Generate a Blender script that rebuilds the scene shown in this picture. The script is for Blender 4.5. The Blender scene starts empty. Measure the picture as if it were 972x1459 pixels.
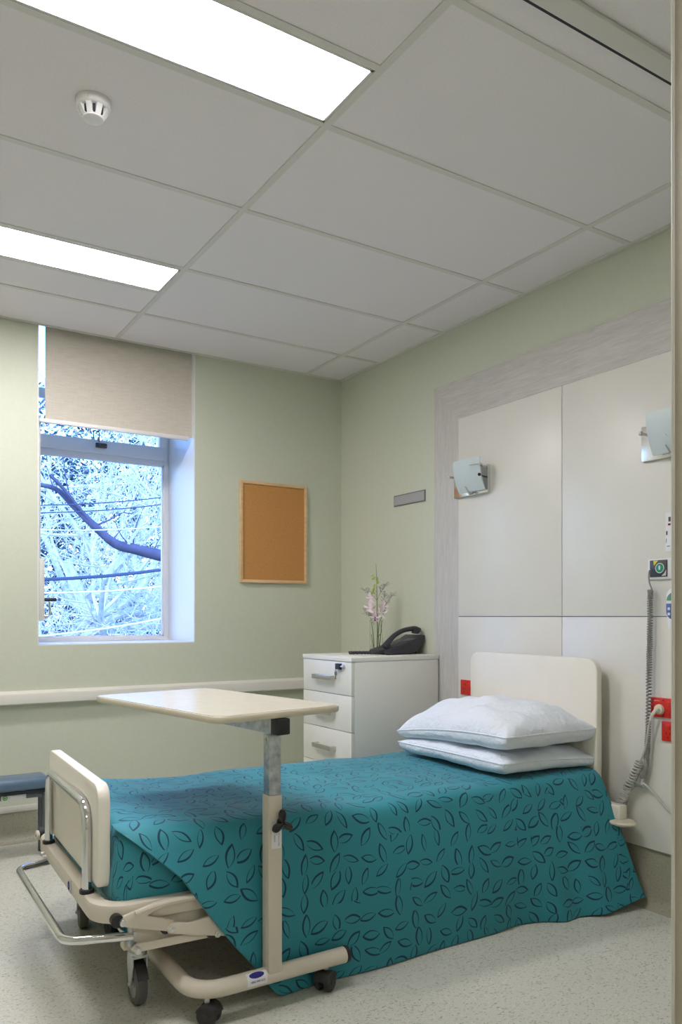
import bpy, bmesh, math, random
from mathutils import Vector, Matrix
random.seed(7)
S = bpy.context.scene
COL = S.collection
PI = math.pi

# ------------------------------------------------------------------ camera numbers
CAM = Vector((-2.7402, -4.3342, 1.16)); TH = 0.5633; FPX = 1123.47
CEIL = 2.687

# ------------------------------------------------------------------ materials
def lin(c):
    return tuple((v/12.92 if v <= .04045 else ((v+.055)/1.055)**2.4) for v in c)
def hx(r, g, b): return lin((r/255, g/255, b/255))
def mat(name, col, rough=.5, metal=0.0, spec=.5, **kw):
    m = bpy.data.materials.new(name); m.use_nodes = True
    b = m.node_tree.nodes['Principled BSDF']
    b.inputs['Base Color'].default_value = (*col, 1)
    b.inputs['Roughness'].default_value = rough
    b.inputs['Metallic'].default_value = metal
    b.inputs['Specular IOR Level'].default_value = spec
    for k, v in kw.items(): b.inputs[k.replace('_', ' ')].default_value = v
    return m
class NT:
    def __init__(s, m): s.t = m.node_tree; s.b = s.t.nodes.get('Principled BSDF')
    def n(s, typ, **kw):
        o = s.t.nodes.new(typ)
        for k, v in kw.items(): setattr(o, k, v)
        return o
    def l(s, a, b): s.t.links.new(a, b)
    def math(s, op, a, b=None, c=None):
        o = s.n('ShaderNodeMath', operation=op)
        for i, v in enumerate((a, b, c)):
            if v is None: continue
            if isinstance(v, (int, float)): o.inputs[i].default_value = v
            else: s.l(v, o.inputs[i])
        return o.outputs[0]
    def mix(s, f, a, b):
        o = s.n('ShaderNodeMix', data_type='RGBA')
        for i, v in ((0, f), (6, a), (7, b)):
            if isinstance(v, (int, float)): o.inputs[i].default_value = v
            elif isinstance(v, tuple): o.inputs[i].default_value = (*v, 1)
            else: s.l(v, o.inputs[i])
        return o.outputs[2]
    def ramp(s, f, stops):
        o = s.n('ShaderNodeValToRGB'); s.l(f, o.inputs[0]); e = o.color_ramp.elements
        while len(e) < len(stops): e.new(.5)
        for i, (p, c) in enumerate(stops):
            e[i].position = p; e[i].color = (*c, 1) if isinstance(c, tuple) else (c, c, c, 1)
        return o.outputs[0]
    def coord(s, kind='Object', scale=(1, 1, 1), rot=(0, 0, 0)):
        tc = s.n('ShaderNodeTexCoord'); mp = s.n('ShaderNodeMapping')
        s.l(tc.outputs[kind], mp.inputs[0]); mp.inputs['Scale'].default_value = scale; mp.inputs['Rotation'].default_value = rot
        return mp.outputs[0]
    def noise(s, vec, scale, detail=2, rough=.5):
        o = s.n('ShaderNodeTexNoise'); s.l(vec, o.inputs['Vector'])
        o.inputs['Scale'].default_value = scale; o.inputs['Detail'].default_value = detail; o.inputs['Roughness'].default_value = rough
        return o.outputs['Fac']
    def bump(s, h, strength, dist=.001):
        o = s.n('ShaderNodeBump'); s.l(h, o.inputs['Height']); o.inputs['Strength'].default_value = strength; o.inputs['Distance'].default_value = dist
        s.l(o.outputs[0], s.b.inputs['Normal'])
def noisy(name, c1, c2, scale, rough=.5, bump=0, vec=(1, 1, 1), spec=.5, metal=0, detail=3, dist=.001):
    m = mat(name, c1, rough, metal, spec); t = NT(m)
    f = t.noise(t.coord('Object', vec), scale, detail)
    t.l(t.ramp(f, [(.3, c1), (.7, c2)]), t.b.inputs['Base Color'])
    if bump: t.bump(f, bump, dist)
    return m

M = {}
M['wall'] = noisy('sage_paint', hx(197, 200, 182), hx(200, 203, 185), 60, .55, .05)
M['ceiling'] = noisy('ceiling_tile', hx(228, 223, 226), hx(233, 228, 231), 150, .8, .15, spec=.2)
M['grid'] = mat('grid_white', hx(212, 209, 205), .5)
M['white_trim'] = mat('white_trim', hx(212, 209, 200), .45)
M['jamb'] = noisy('jamb_paint', hx(178, 169, 150), hx(181, 172, 153), 30, .5)
M['reveal'] = mat('reveal_paint', hx(222, 224, 226), .5)
M['panel'] = noisy('white_laminate', hx(217, 214, 207), hx(220, 217, 210), 5, .35)
M['groove'] = mat('groove_dark', hx(122, 126, 138), .6)
M['beige'] = mat('beige_powdercoat', hx(209, 199, 184), .38)
M['beige_board'] = noisy('beige_laminate', hx(228, 222, 210), hx(231, 225, 213), 8, .38)
M['board_edge'] = mat('board_edge', hx(236, 230, 220), .35)
M['tabletop'] = noisy('cream_laminate', hx(208, 202, 188), hx(213, 207, 193), 20, .22)
M['table_edge'] = mat('cream_edging', hx(208, 198, 178), .4)
M['cabinet'] = noisy('white_melamine', hx(226, 224, 216), hx(229, 227, 219), 10, .4)
M['galv'] = noisy('galvanised_steel', hx(160, 164, 168), hx(205, 208, 212), 45, .38, metal=.9)
M['chrome'] = mat('chrome', (.75, .75, .76), .1, 1)
M['steel'] = mat('brushed_steel', (.62, .60, .57), .28, 1)
M['fork_steel'] = mat('fork_steel', hx(196, 198, 196), .4, .55)
M['satin'] = mat('satin_steel', (.80, .78, .76), .22, 1)
M['dull_steel'] = mat('dull_steel', hx(120, 118, 114), .4, .6)
M['zinc'] = mat('zinc', (.7, .7, .68), .35, 1)
M['black'] = mat('black_plastic', hx(34, 33, 35), .45)
M['rubber'] = mat('black_rubber', hx(48, 47, 48), .6)
M['tyre'] = mat('grey_tyre', hx(84, 82, 80), .6)
M['hub'] = mat('grey_hub', hx(150, 149, 145), .5)
M['phone'] = mat('phone_charcoal', hx(52, 51, 58), .42)
M['phone_dark'] = mat('phone_key', hx(72, 72, 84), .4)
M['red'] = mat('red_plastic', hx(208, 42, 30), .4)
M['red_dark'] = mat('red_plastic_slot', hx(120, 20, 16), .5)
M['cream_plug'] = mat('cream_plastic', hx(220, 212, 192), .4)
M['white_plastic'] = mat('white_plastic', hx(224, 222, 222), .4)
M['cord_grey'] = mat('grey_cord', hx(142, 138, 133), .5)
M['cord_light'] = mat('light_grey_cord', hx(178, 177, 170), .5)
M['charcoal'] = mat('charcoal_panel', hx(62, 64, 72), .4)
M['green'] = mat('green_button', hx(20, 140, 105), .4)
M['green_dim'] = mat('muted_green', hx(92, 138, 108), .4)
M['blue_key'] = mat('blue_keypad', hx(70, 96, 150), .4)
M['navy_ink'] = mat('navy_ink', hx(35, 25, 130), .5)
M['ink'] = mat('dark_ink', hx(96, 86, 92), .6)
M['yellow'] = mat('yellow_mark', hx(222, 216, 20), .5)
M['label'] = mat('paper_label', hx(226, 224, 226), .5)
M['clear_label'] = mat('label_silver', hx(196, 196, 194), .4)
M['linen'] = None
M['plaque'] = mat('grey_plaque', hx(165, 163, 166), .4)
M['plaque_edge'] = mat('plaque_edge', hx(118, 116, 116), .5)
M['vinyl_blue'] = noisy('blue_grey_vinyl', hx(88, 110, 132), hx(94, 116, 138), 30, .32)
M['seat_under'] = mat('seat_underside', hx(30, 34, 42), .6)
M['leg_grey'] = mat('grey_chair_steel', hx(92, 96, 98), .4, .3)
M['frame_alu'] = mat('window_frame_paint', hx(218, 218, 222), .4)
M['green_logo'] = mat('green_logo', hx(88, 150, 60), .5)

def wood_laminate(name, vertical):
    m = mat(name, hx(190, 186, 181), .5); t = NT(m)
    sc = (1, 90, 1) if not vertical else (1, 1, 1)
    v = t.coord('Object', (30, 11, 170) if not vertical else (30, 170, 11))
    f = t.noise(v, 1.0, 5, .65)
    v2 = t.coord('Object', (30, 4, 60) if not vertical else (30, 60, 4))
    g = t.noise(v2, 1.0, 3, .6)
    h = t.math('ADD', t.math('MULTIPLY', f, .7), t.math('MULTIPLY', g, .3))
    t.l(t.ramp(h, [(.30, hx(178, 174, 171)), (.5, hx(192, 188, 184)), (.70, hx(206, 202, 198))]), t.b.inputs['Base Color'])
    t.bump(f, .12)
    return m
M['wood_h'] = wood_laminate('pale_grey_woodgrain_rail', False)
M['wood_v'] = wood_laminate('pale_grey_woodgrain_stile', True)

def floor_mat(name, base, dark, lightc):
    m = mat(name, base, .42, spec=.45); t = NT(m)
    v = t.coord('Object', (1, 1, 1))
    n1 = t.noise(t.coord('Object', (95, 190, 120)), 1.0, 3, .6)
    n2 = t.noise(t.coord('Object', (190, 100, 120), (0, 0, .4)), 1.0, 2, .5)
    n3 = t.noise(v, 1.3, 3)
    c = t.mix(t.ramp(n1, [(.57, 0.0), (.65, .85)]), base, dark)
    c = t.mix(t.ramp(n2, [(.60, 0.0), (.70, .9)]), c, lightc)
    c = t.mix(t.math('MULTIPLY', t.ramp(n3, [(.35, 0.0), (.65, 1.0)]), .12), c, dark)
    t.l(c, t.b.inputs['Base Color'])
    return m
M['floor'] = floor_mat('speckled_vinyl', hx(203, 202, 192), hx(138, 134, 120), hx(218, 217, 209))
M['cove'] = floor_mat('cove_vinyl', hx(166, 163, 145), hx(132, 128, 110), hx(176, 173, 156))
M['cork'] = noisy('cork', hx(206, 152, 92), hx(176, 122, 68), 240, .85, .4, spec=.2, detail=6)
M['pine'] = noisy('pine', hx(222, 188, 146), hx(206, 168, 122), 8, .5, vec=(1, 1, 6))

def blind_mat():
    m = mat('blind_fabric', hx(196, 188, 176), .85, spec=.15); t = NT(m)
    f = t.noise(t.coord('Object', (14, 1, 160)), 1, 4, .6)
    g = t.noise(t.coord('Object', (200, 1, 12)), 1, 2, .5)
    h = t.math('ADD', t.math('MULTIPLY', f, .75), t.math('MULTIPLY', g, .25))
    t.l(t.ramp(h, [(.30, hx(190, 182, 169)), (.70, hx(208, 201, 189))]), t.b.inputs['Base Color'])
    return m
M['blind'] = blind_mat()

def linen():
    m = mat('white_cotton', hx(222, 227, 235), .75, spec=.25); t = NT(m)
    f = t.noise(t.coord('Object', (9, 9, 9)), 1, 4, .55)
    t.bump(f, .8, .03)
    return m
M['linen'] = linen()

def cover_mat():
    m = mat('teal_leaf_cloth', hx(40, 118, 128), .62, spec=.35); t = NT(m)
    m.node_tree.nodes['Principled BSDF'].inputs['Sheen Weight'].default_value = .15
    m.node_tree.nodes['Principled BSDF'].inputs['Sheen Roughness'].default_value = .4
    uv = t.n('ShaderNodeUVMap'); uv.uv_map = 'UVMap'
    def leaves(offset, cell, L, W, rnd):
        mp = t.n('ShaderNodeMapping'); t.l(uv.outputs[0], mp.inputs[0])
        mp.inputs['Location'].default_value = (*offset, 0)
        mp.inputs['Scale'].default_value = (1/cell, 1/cell, 1)
        vo = t.n('ShaderNodeTexVoronoi', voronoi_dimensions='2D', feature='F1')
        vo.inputs['Scale'].default_value = 1.0; vo.inputs['Randomness'].default_value = rnd
        t.l(mp.outputs[0], vo.inputs['Vector'])
        d = t.n('ShaderNodeVectorMath', operation='SUBTRACT'); t.l(mp.outputs[0], d.inputs[0]); t.l(vo.outputs['Position'], d.inputs[1])
        sx = t.n('ShaderNodeSeparateXYZ'); t.l(d.outputs[0], sx.inputs[0])
        wn = t.n('ShaderNodeTexWhiteNoise', noise_dimensions='2D'); t.l(vo.outputs['Position'], wn.inputs['Vector'])
        sc = t.n('ShaderNodeSeparateColor'); t.l(wn.outputs['Color'], sc.inputs[0])
        ang = t.math('MULTIPLY', sc.outputs[0], 2*PI)
        c, s = t.math('COSINE', ang), t.math('SINE', ang)
        x, y = sx.outputs[0], sx.outputs[1]
        X = t.math('ADD', t.math('MULTIPLY', x, c), t.math('MULTIPLY', y, s))
        Y = t.math('SUBTRACT', t.math('MULTIPLY', y, c), t.math('MULTIPLY', x, s))
        size = t.math('ADD', .85, t.math('MULTIPLY', sc.outputs[1], .3))
        X = t.math('DIVIDE', X, size); Y = t.math('DIVIDE', Y, size)
        wid = t.math('MULTIPLY', t.math('ADD', .8, t.math('MULTIPLY', sc.outputs[2], .45)), W)
        # outer lens
        q = t.math('DIVIDE', X, L)
        q2 = t.math('MULTIPLY', q, q)
        prof = t.math('MULTIPLY', wid, t.math('SUBTRACT', 1.0, q2))
        prof = t.math('SUBTRACT', prof, t.math('MULTIPLY', t.math('MULTIPLY', q, wid), .0))
        do = t.math('SUBTRACT', prof, t.math('ABSOLUTE', Y))
        # inner lens, shifted so one side of the outline is thicker
        Yi = t.math('SUBTRACT', Y, W*.10); Xi = t.math('SUBTRACT', X, L*.07)
        qi = t.math('DIVIDE', Xi, L*.86); q2i = t.math('MULTIPLY', qi, qi)
        pi_ = t.math('MULTIPLY', t.math('MULTIPLY', wid, .70), t.math('SUBTRACT', 1.0, q2i))
        di = t.math('SUBTRACT', pi_, t.math('ABSOLUTE', Yi))
        k = 45
        a = t.math('MULTIPLY', do, k); a = t.n('ShaderNodeClamp').inputs[0].node if False else a
        ca = t.n('ShaderNodeClamp'); t.l(a, ca.inputs[0])
        cb = t.n('ShaderNodeClamp'); t.l(t.math('MULTIPLY', di, k), cb.inputs[0])
        return t.math('MULTIPLY', ca.outputs[0], t.math('SUBTRACT', 1.0, cb.outputs[0]))
    f = leaves((0.31, .17), .062, .55, .23, .42)
    weave = t.noise(t.coord('UV', (900, 900, 1)), 1, 1)
    base = t.mix(weave, hx(42, 125, 139), hx(57, 144, 159))
    t.l(t.mix(f, base, hx(10, 56, 80)), t.b.inputs['Base Color'])
    t.bump(weave, .15)
    return m
M['cover'] = cover_mat()

def glass_pane():
    m = bpy.data.materials.new('window_glass'); m.use_nodes = True; nt = m.node_tree
    for n in list(nt.nodes): nt.nodes.remove(n)
    o = nt.nodes.new('ShaderNodeOutputMaterial'); mx = nt.nodes.new('ShaderNodeMixShader')
    tr = nt.nodes.new('ShaderNodeBsdfTransparent'); gl = nt.nodes.new('ShaderNodeBsdfGlossy'); fr = nt.nodes.new('ShaderNodeFresnel')
    tr.inputs[0].default_value = (.96, .98, 1, 1); gl.inputs['Roughness'].default_value = .02; fr.inputs[0].default_value = 1.25
    nt.links.new(fr.outputs[0], mx.inputs[0]); nt.links.new(tr.outputs[0], mx.inputs[1]); nt.links.new(gl.outputs[0], mx.inputs[2]); nt.links.new(mx.outputs[0], o.inputs[0])
    return m
M['glass'] = glass_pane()
M['vase_glass'] = mat('clear_glass', (.99, 1, 1), .02, Transmission_Weight=1.0, IOR=1.06)
M['water'] = mat('water', (.95, .98, .96), .0, Transmission_Weight=1.0, IOR=1.15)
M['frosted'] = mat('frosted_glass', hx(216, 227, 230), .35, Transmission_Weight=.25)
M['stem'] = mat('green_stem', hx(96, 124, 62), .5)
M['bud'] = mat('green_bud', hx(158, 178, 70), .5)
M['petal'] = mat('pink_petal', hx(238, 216, 226), .55, Subsurface_Weight=0.0)
M['petal_deep'] = mat('violet_petal', hx(150, 96, 168), .55)
M['petal_pale'] = mat('pale_petal', hx(236, 226, 226), .55)
M['filler'] = mat('dry_filler_stem', hx(108, 116, 86), .6)
M['filler_fl'] = mat('filler_floret', hx(176, 172, 178), .7)

def emit(name, col, st):
    m = mat(name, (.8, .8, .8), .5)
    b = m.node_tree.nodes['Principled BSDF']
    b.inputs['Emission Color'].default_value = (*col, 1); b.inputs['Emission Strength'].default_value = st
    return m
M['diffuser'] = emit('lit_diffuser', (1, .968, .985), 33.0)
M['bark_pale'] = noisy('pale_bark', hx(214, 212, 206), hx(168, 168, 168), 12, .8)
M['bark_dark'] = noisy('dark_bark', hx(88, 84, 104), hx(70, 66, 88), 10, .85)
M['twig'] = mat('pale_twig', hx(206, 204, 198), .8)
M['leaf_a'] = mat('outdoor_leaf', hx(70, 88, 100), .6)
M['leaf_b'] = mat('outdoor_leaf_dark', hx(46, 66, 86), .6)
M['ground'] = noisy('outdoor_ground', hx(150, 150, 130), hx(110, 120, 90), 3, .9)
M['cable_dark'] = mat('cable_dark', hx(60, 70, 92), .6)
M['cable_pale'] = mat('cable_pale', hx(236, 238, 240), .5)

# ------------------------------------------------------------------ object helpers
XF = {}      # matrix of every root
def setp(o, label=None, cat=None, group=None, kind=None):
    if label: o['label'] = label
    if cat: o['category'] = cat
    if group: o['group'] = group
    if kind: o['kind'] = kind
    return o
def rootof(o):
    while o.parent: o = o.parent
    return o
def thing(name, label, cat, loc=(0, 0, 0), rz=0, group=None):
    o = bpy.data.objects.new(name, None); COL.objects.link(o); o.empty_display_size = .1
    o.location = loc; o.rotation_euler = (0, 0, rz)
    XF[o.name] = Matrix.Translation(loc) @ Matrix.Rotation(rz, 4, 'Z')
    return setp(o, label, cat, group)

class MB:
    def __init__(s, local=False): s.bm = bmesh.new(); s.local = local; s.mats = []; s.mi = 0
    def use(s, m):
        if m not in s.mats: s.mats.append(m)
        s.mi = s.mats.index(m); return s
    def _merge(s, b, mtx=None):
        if mtx is not None: bmesh.ops.transform(b, matrix=mtx, verts=b.verts)
        me = bpy.data.meshes.new('t'); 
        for f in b.faces: f.material_index = s.mi
        b.to_mesh(me); b.free(); s.bm.from_mesh(me); bpy.data.meshes.remove(me); return s
    def box(s, lo, hi, bev=0, seg=2, mtx=None):
        b = bmesh.new(); bmesh.ops.create_cube(b, size=1)
        c = [(lo[i]+hi[i])/2 for i in range(3)]; d = [abs(hi[i]-lo[i]) for i in range(3)]
        for v in b.verts: v.co = Vector((c[i]+v.co[i]*d[i] for i in range(3)))
        if bev: bmesh.ops.bevel(b, geom=b.edges[:], offset=min(bev, min(d)*.49), segments=seg, affect='EDGES', profile=.5)
        return s._merge(b, mtx)
    def cyl(s, p, q, r, r2=None, seg=20, bev=0):
        p, q = Vector(p), Vector(q); d = q-p; b = bmesh.new()
        bmesh.ops.create_cone(b, cap_ends=True, segments=seg, radius1=r, radius2=r if r2 is None else r2, depth=d.length)
        if bev:
            es = [e for e in b.edges if any(len(f.verts) > 4 for f in e.link_faces)]
            bmesh.ops.bevel(b, geom=es, offset=bev, segments=2, affect='EDGES', profile=.5)
        m = Matrix.Translation((p+q)/2) @ d.to_track_quat('Z', 'Y').to_matrix().to_4x4()
        return s._merge(b, m)
    def sphere(s, c, r, sx=1, sy=1, sz=1, seg=12, mtx=None):
        b = bmesh.new(); bmesh.ops.create_uvsphere(b, u_segments=seg, v_segments=max(6, seg//2+2), radius=r)
        m = Matrix.Translation(c) @ (mtx or Matrix()) @ Matrix.Diagonal((sx, sy, sz, 1))
        return s._merge(b, m)
    def torus(s, c, R, r, axis='Z', seg=28, ms=10, mtx=None):
        b = bmesh.new(); vs = []
        for i in range(seg):
            a = 2*PI*i/seg; row = []
            for j in range(ms):
                t = 2*PI*j/ms
                row.append(b.verts.new(((R+r*math.cos(t))*math.cos(a), (R+r*math.cos(t))*math.sin(a), r*math.sin(t))))
            vs.append(row)
        for i in range(seg):
            for j in range(ms):
                b.faces.new((vs[i][j], vs[(i+1) % seg][j], vs[(i+1) % seg][(j+1) % ms], vs[i][(j+1) % ms]))
        rot = {'Z': Matrix(), 'X': Matrix.Rotation(PI/2, 4, 'Y'), 'Y': Matrix.Rotation(PI/2, 4, 'X')}[axis]
        return s._merge(b, Matrix.Translation(c) @ (mtx or Matrix()) @ rot)
    def lathe(s, prof, c=(0, 0, 0), seg=28, mtx=None, axis='Z'):
        b = bmesh.new(); rings = []
        for r, z in prof:
            if r < 1e-6: rings.append([b.verts.new((0, 0, z))])
            else: rings.append([b.verts.new((r*math.cos(2*PI*i/seg), r*math.sin(2*PI*i/seg), z)) for i in range(seg)])
        for A, B in zip(rings, rings[1:]):
            for i in range(seg):
                j = (i+1) % seg
                if len(A) == 1 and len(B) == 1: continue
                if len(A) == 1: b.faces.new((A[0], B[j], B[i]))
                elif len(B) == 1: b.faces.new((A[i], A[j], B[0]))
                else: b.faces.new((A[i], A[j], B[j], B[i]))
        bmesh.ops.recalc_face_normals(b, faces=b.faces)
        rot = {'Z': Matrix(), 'X': Matrix.Rotation(PI/2, 4, 'Y'), 'Y': Matrix.Rotation(-PI/2, 4, 'X')}[axis]
        return s._merge(b, Matrix.Translation(c) @ (mtx or Matrix()) @ rot)
    def tube(s, pts, r, seg=10, closed=False, cap=True):
        pts = [Vector(p) for p in pts]; n = len(pts); b = bmesh.new(); rings = []
        rr = r if isinstance(r, (list, tuple)) else [r]*n
        T = []
        for i in range(n):
            a = pts[i-1] if (i > 0 or closed) else pts[i]; c = pts[(i+1) % n] if (i < n-1 or closed) else pts[i]
            T.append((c-a).normalized() if (c-a).length > 1e-9 else Vector((0, 0, 1)))
        up = Vector((0, 0, 1)) if abs(T[0].z) < .9 else Vector((1, 0, 0))
        N = (up - T[0]*up.dot(T[0])).normalized()
        for i in range(n):
            N = N - T[i]*N.dot(T[i])
            N = N.normalized() if N.length > 1e-6 else T[i].orthogonal().normalized()
            B = T[i].cross(N)
            rings.append([b.verts.new(pts[i] + (N*math.cos(2*PI*k/seg) + B*math.sin(2*PI*k/seg))*rr[i]) for k in range(seg)])
        for i in range(n if closed else n-1):
            A, Bq = rings[i], rings[(i+1) % n]
            for k in range(seg):
                b.faces.new((A[k], A[(k+1) % seg], Bq[(k+1) % seg], Bq[k]))
        if cap and not closed:
            b.faces.new(rings[0][::-1]); b.faces.new(rings[-1])
        return s._merge(b)
    def prism(s, poly, lo, hi, axis='Y', bev=0):
        """poly: 2D points; axis Y -> (x,z) ; X -> (y,z) ; Z -> (x,y)"""
        b = bmesh.new()
        def P(p, t): return {'Y': (p[0], t, p[1]), 'X': (t, p[0], p[1]), 'Z': (p[0], p[1], t)}[axis]
        A = [b.verts.new(P(p, lo)) for p in poly]; B = [b.verts.new(P(p, hi)) for p in poly]
        b.faces.new(A); b.faces.new(B[::-1])
        for i in range(len(poly)):
            j = (i+1) % len(poly); b.faces.new((A[i], B[i], B[j], A[j]))
        bmesh.ops.recalc_face_normals(b, faces=b.faces)
        if bev:
            es = [e for e in b.edges if any(len(f.verts) > 4 for f in e.link_faces)] if len(poly) > 4 else b.edges[:]
            bmesh.ops.bevel(b, geom=es, offset=bev, segments=2, affect='EDGES', profile=.5)
        return s._merge(b)
    def grid(s, fn, nu, nv, uvfn=None, close_u=False):
        if uvfn and not s.bm.loops.layers.uv: s.bm.loops.layers.uv.new('UVMap')
        b = bmesh.new(); lay = b.loops.layers.uv.new('UVMap') if uvfn else None
        vs = [[b.verts.new(fn(i/(nu), j/(nv))) for j in range(nv+1)] for i in range(nu+1)]
        for i in range(nu):
            for j in range(nv):
                f = b.faces.new((vs[i][j], vs[i+1][j], vs[i+1][j+1], vs[i][j+1]))
                if uvfn:
                    for lp, (a, c) in zip(f.loops, ((i, j), (i+1, j), (i+1, j+1), (i, j+1))): lp[lay].uv = uvfn(a/nu, c/nv)
        return s._merge(b)
    def text(s, txt, size, mtx, depth=.0006):
        cu = bpy.data.curves.new('txt', 'FONT'); cu.body = txt; cu.size = size; cu.extrude = depth; cu.align_x = 'CENTER'; cu.align_y = 'CENTER'
        o = bpy.data.objects.new('txt', cu); COL.objects.link(o)
        dg = bpy.context.evaluated_depsgraph_get(); me = bpy.data.meshes.new_from_object(o.evaluated_get(dg))
        b = bmesh.new(); b.from_mesh(me); bpy.data.objects.remove(o); bpy.data.curves.remove(cu); bpy.data.meshes.remove(me)
        return s._merge(b, mtx)
    def build(s, name, m=None, parent=None, loc=None, ang=38, weld=False):
        bm = s.bm
        if weld: bmesh.ops.remove_doubles(bm, verts=bm.verts, dist=1e-5)
        if parent is not None:
            if not s.local: bmesh.ops.transform(bm, matrix=XF[rootof(parent).name].inverted(), verts=bm.verts)
        else:
            if loc is None:
                if bm.verts:
                    xs = [v.co for v in bm.verts]
                    loc = Vector(((min(v.x for v in xs)+max(v.x for v in xs))/2, (min(v.y for v in xs)+max(v.y for v in xs))/2, min(v.z for v in xs)))
                else: loc = Vector()
            bmesh.ops.translate(bm, verts=bm.verts, vec=-Vector(loc))
        bm.normal_update()
        ca = math.radians(ang)
        for e in bm.edges:
            if len(e.link_faces) == 2: e.smooth = e.calc_face_angle(0) < ca
        for f in bm.faces: f.smooth = True
        me = bpy.data.meshes.new(name); bm.to_mesh(me); bm.free()
        ms = s.mats if s.mats else [m]
        for q in ms: me.materials.append(M[q])
        o = bpy.data.objects.new(name, me); COL.objects.link(o)
        if parent is not None: o.parent = parent
        else: o.location = loc; XF[o.name] = Matrix.Translation(loc)
        return o
def struct(name, mb, m, label=None):
    o = mb.build(name, m); o['kind'] = 'structure'
    return o
def arc(c, r, a0, a1, n, plane='XY', k=0):
    out = []
    for i in range(n+1):
        a = a0+(a1-a0)*i/n; u, v = c[0]+r*math.cos(a), c[1]+r*math.sin(a)
        out.append({'XY': (u, v, k), 'XZ': (u, k, v), 'YZ': (k, u, v)}[plane])
    return out
def bez(p0, p1, p2, p3, n=16):
    p0, p1, p2, p3 = map(Vector, (p0, p1, p2, p3))
    return [p0*(1-t)**3+p1*3*t*(1-t)**2+p2*3*t*t*(1-t)+p3*t**3 for t in (i/n for i in range(n+1))]
def spline(P, n=8):
    P = [Vector(p) for p in P]; out = []
    for i in range(len(P)-1):
        a = P[max(i-1, 0)]; b = P[i]; c = P[i+1]; d = P[min(i+2, len(P)-1)]
        for k in range(n):
            t = k/n
            out.append(.5*((2*b)+(c-a)*t+(2*a-5*b+4*c-d)*t*t+(3*b-a-3*c+d)*t**3))
    out.append(P[-1]); return out
def copy_tree(o, parent=None):
    c = o.copy(); COL.objects.link(c)
    if parent is not None: c.parent = parent
    for ch in list(o.children): copy_tree(ch, c)
    return c
def fillet(pts, r, n=6):
    """round the corners of a 3-D polyline"""
    pts = [Vector(p) for p in pts]; out = [pts[0]]
    for i in range(1, len(pts)-1):
        a, b, c = pts[i-1], pts[i], pts[i+1]; rr = r[i-1] if isinstance(r, (list, tuple)) else r
        d1 = (a-b).normalized(); d2 = (c-b).normalized(); p = b+d1*rr; q = b+d2*rr
        for k in range(n+1):
            t = k/n; out.append(p*(1-t)**2+b*2*t*(1-t)+q*t*t)
    out.append(pts[-1]); return out

# ================================================================== ROOM
XL, YF, WT = -3.95, -3.711, .5            # left wall, front wall (door side), back-wall thickness
WX0, WX1, WZ, WH = -1.880, -1.008, 1.008, 2.95      # window opening
struct('floor', MB().box((XL-.1, -6.2, -.12), (.1, .5, 0)), 'floor')
w = MB()
w.box((XL, 0, 0), (WX0, WT, WH+.1)); w.box((WX1, 0, 0), (.12, WT, WH+.1)); w.box((WX0, 0, 0), (WX1, WT, WZ)); w.box((WX0, 0, WH), (WX1, WT, WH+.1)); w.box((WX0-.02, -.02, CEIL+.013), (WX1+.02, 0, WH+.1))
struct('wall_back', w, 'wall')
struct('wall_right', MB().box((0, -6.2, 0), (.12, 0, CEIL+.1)), 'wall')
struct('wall_left', MB().box((XL-.12, -6.2, 0), (XL, .5, CEIL+.1)), 'wall')
w = MB().box((-1.835, YF-.12, 0), (0, YF, CEIL)); w.box((XL, YF-.12, 0), (-3.1, YF, CEIL)); w.box((-3.1, YF-.12, 2.12), (-1.835, YF, CEIL))
struct('wall_front', w, 'wall')
struct('wall_corridor', MB().box((XL, -6.3, 0), (0, -6.2, CEIL+.1)), 'wall')
# door lining: beige jamb facing the opening with a pale edge
d = MB().box((-1.848, YF-.13, 0), (-1.835, YF-.003, 2.12), .002); d.box((-3.1, YF-.13, 0), (-3.087, YF-.003, 2.12), .002); d.box((-3.1, YF-.13, 2.107), (-1.835, YF-.003, 2.12), .002)
struct('trim_1', d, 'jamb')
d = MB().box((-1.8515, YF-.004, 0), (-1.773, YF+.0, 2.18), .003); d.box((-3.16, YF-.003, 0), (-3.086, YF+.0, 2.18), .003); d.box((-3.16, YF-.003, 2.106), (-1.773, YF+.0, 2.18), .003)
struct('trim_2', d, 'white_trim')
# painted window reveal
r = MB(); e = .006
r.box((WX1-e, 0, WZ), (WX1, WT, WH)); r.box((WX0, 0, WZ), (WX0+e, WT, WH)); r.box((WX0, 0.0, WZ), (WX1, WT, WZ+e)); r.box((WX0, 0, WH-e), (WX1, WT, WH+.0))
struct('trim_3', r, 'reveal')

# ceiling: lay-in tiles above an exposed grid
rows = [-(.4323+.6*k) for k in range(-1, 10)]; cols = [-.2689-1.2*k for k in range(0, 4)]
lights = [(-1.4689-1.2, -1.4689, -2.2323-.3, -2.2323), (-1.4689-1.2, -1.4689, -.4323-.6, -.4323-.3), (-1.4689-1.2, -1.4689, -5.2323-.3, -5.2323)]
ce = MB()
xs = sorted(set([XL, 0]+cols)); ys = sorted(set([-6.2, 0]+[y for y in rows if y < 0]))
for i in range(len(xs)-1):
    for j in range(len(ys)-1):
        cells = [(xs[i], xs[i+1], ys[j], ys[j+1])]
        for L in lights:
            if abs(L[0]-xs[i]) < .01 and L[2] >= ys[j]-.01 and L[3] <= ys[j+1]+.01:
                cells = []
                if L[2]-ys[j] > .05: cells.append((xs[i], xs[i+1], ys[j], L[2]))
                if ys[j+1]-L[3] > .05: cells.append((xs[i], xs[i+1], L[3], ys[j+1]))
        for (a, b, c, dd) in cells: ce.box((a+.001, c+.001, CEIL+.003), (b-.001, dd-.001, CEIL+.02))
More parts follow.
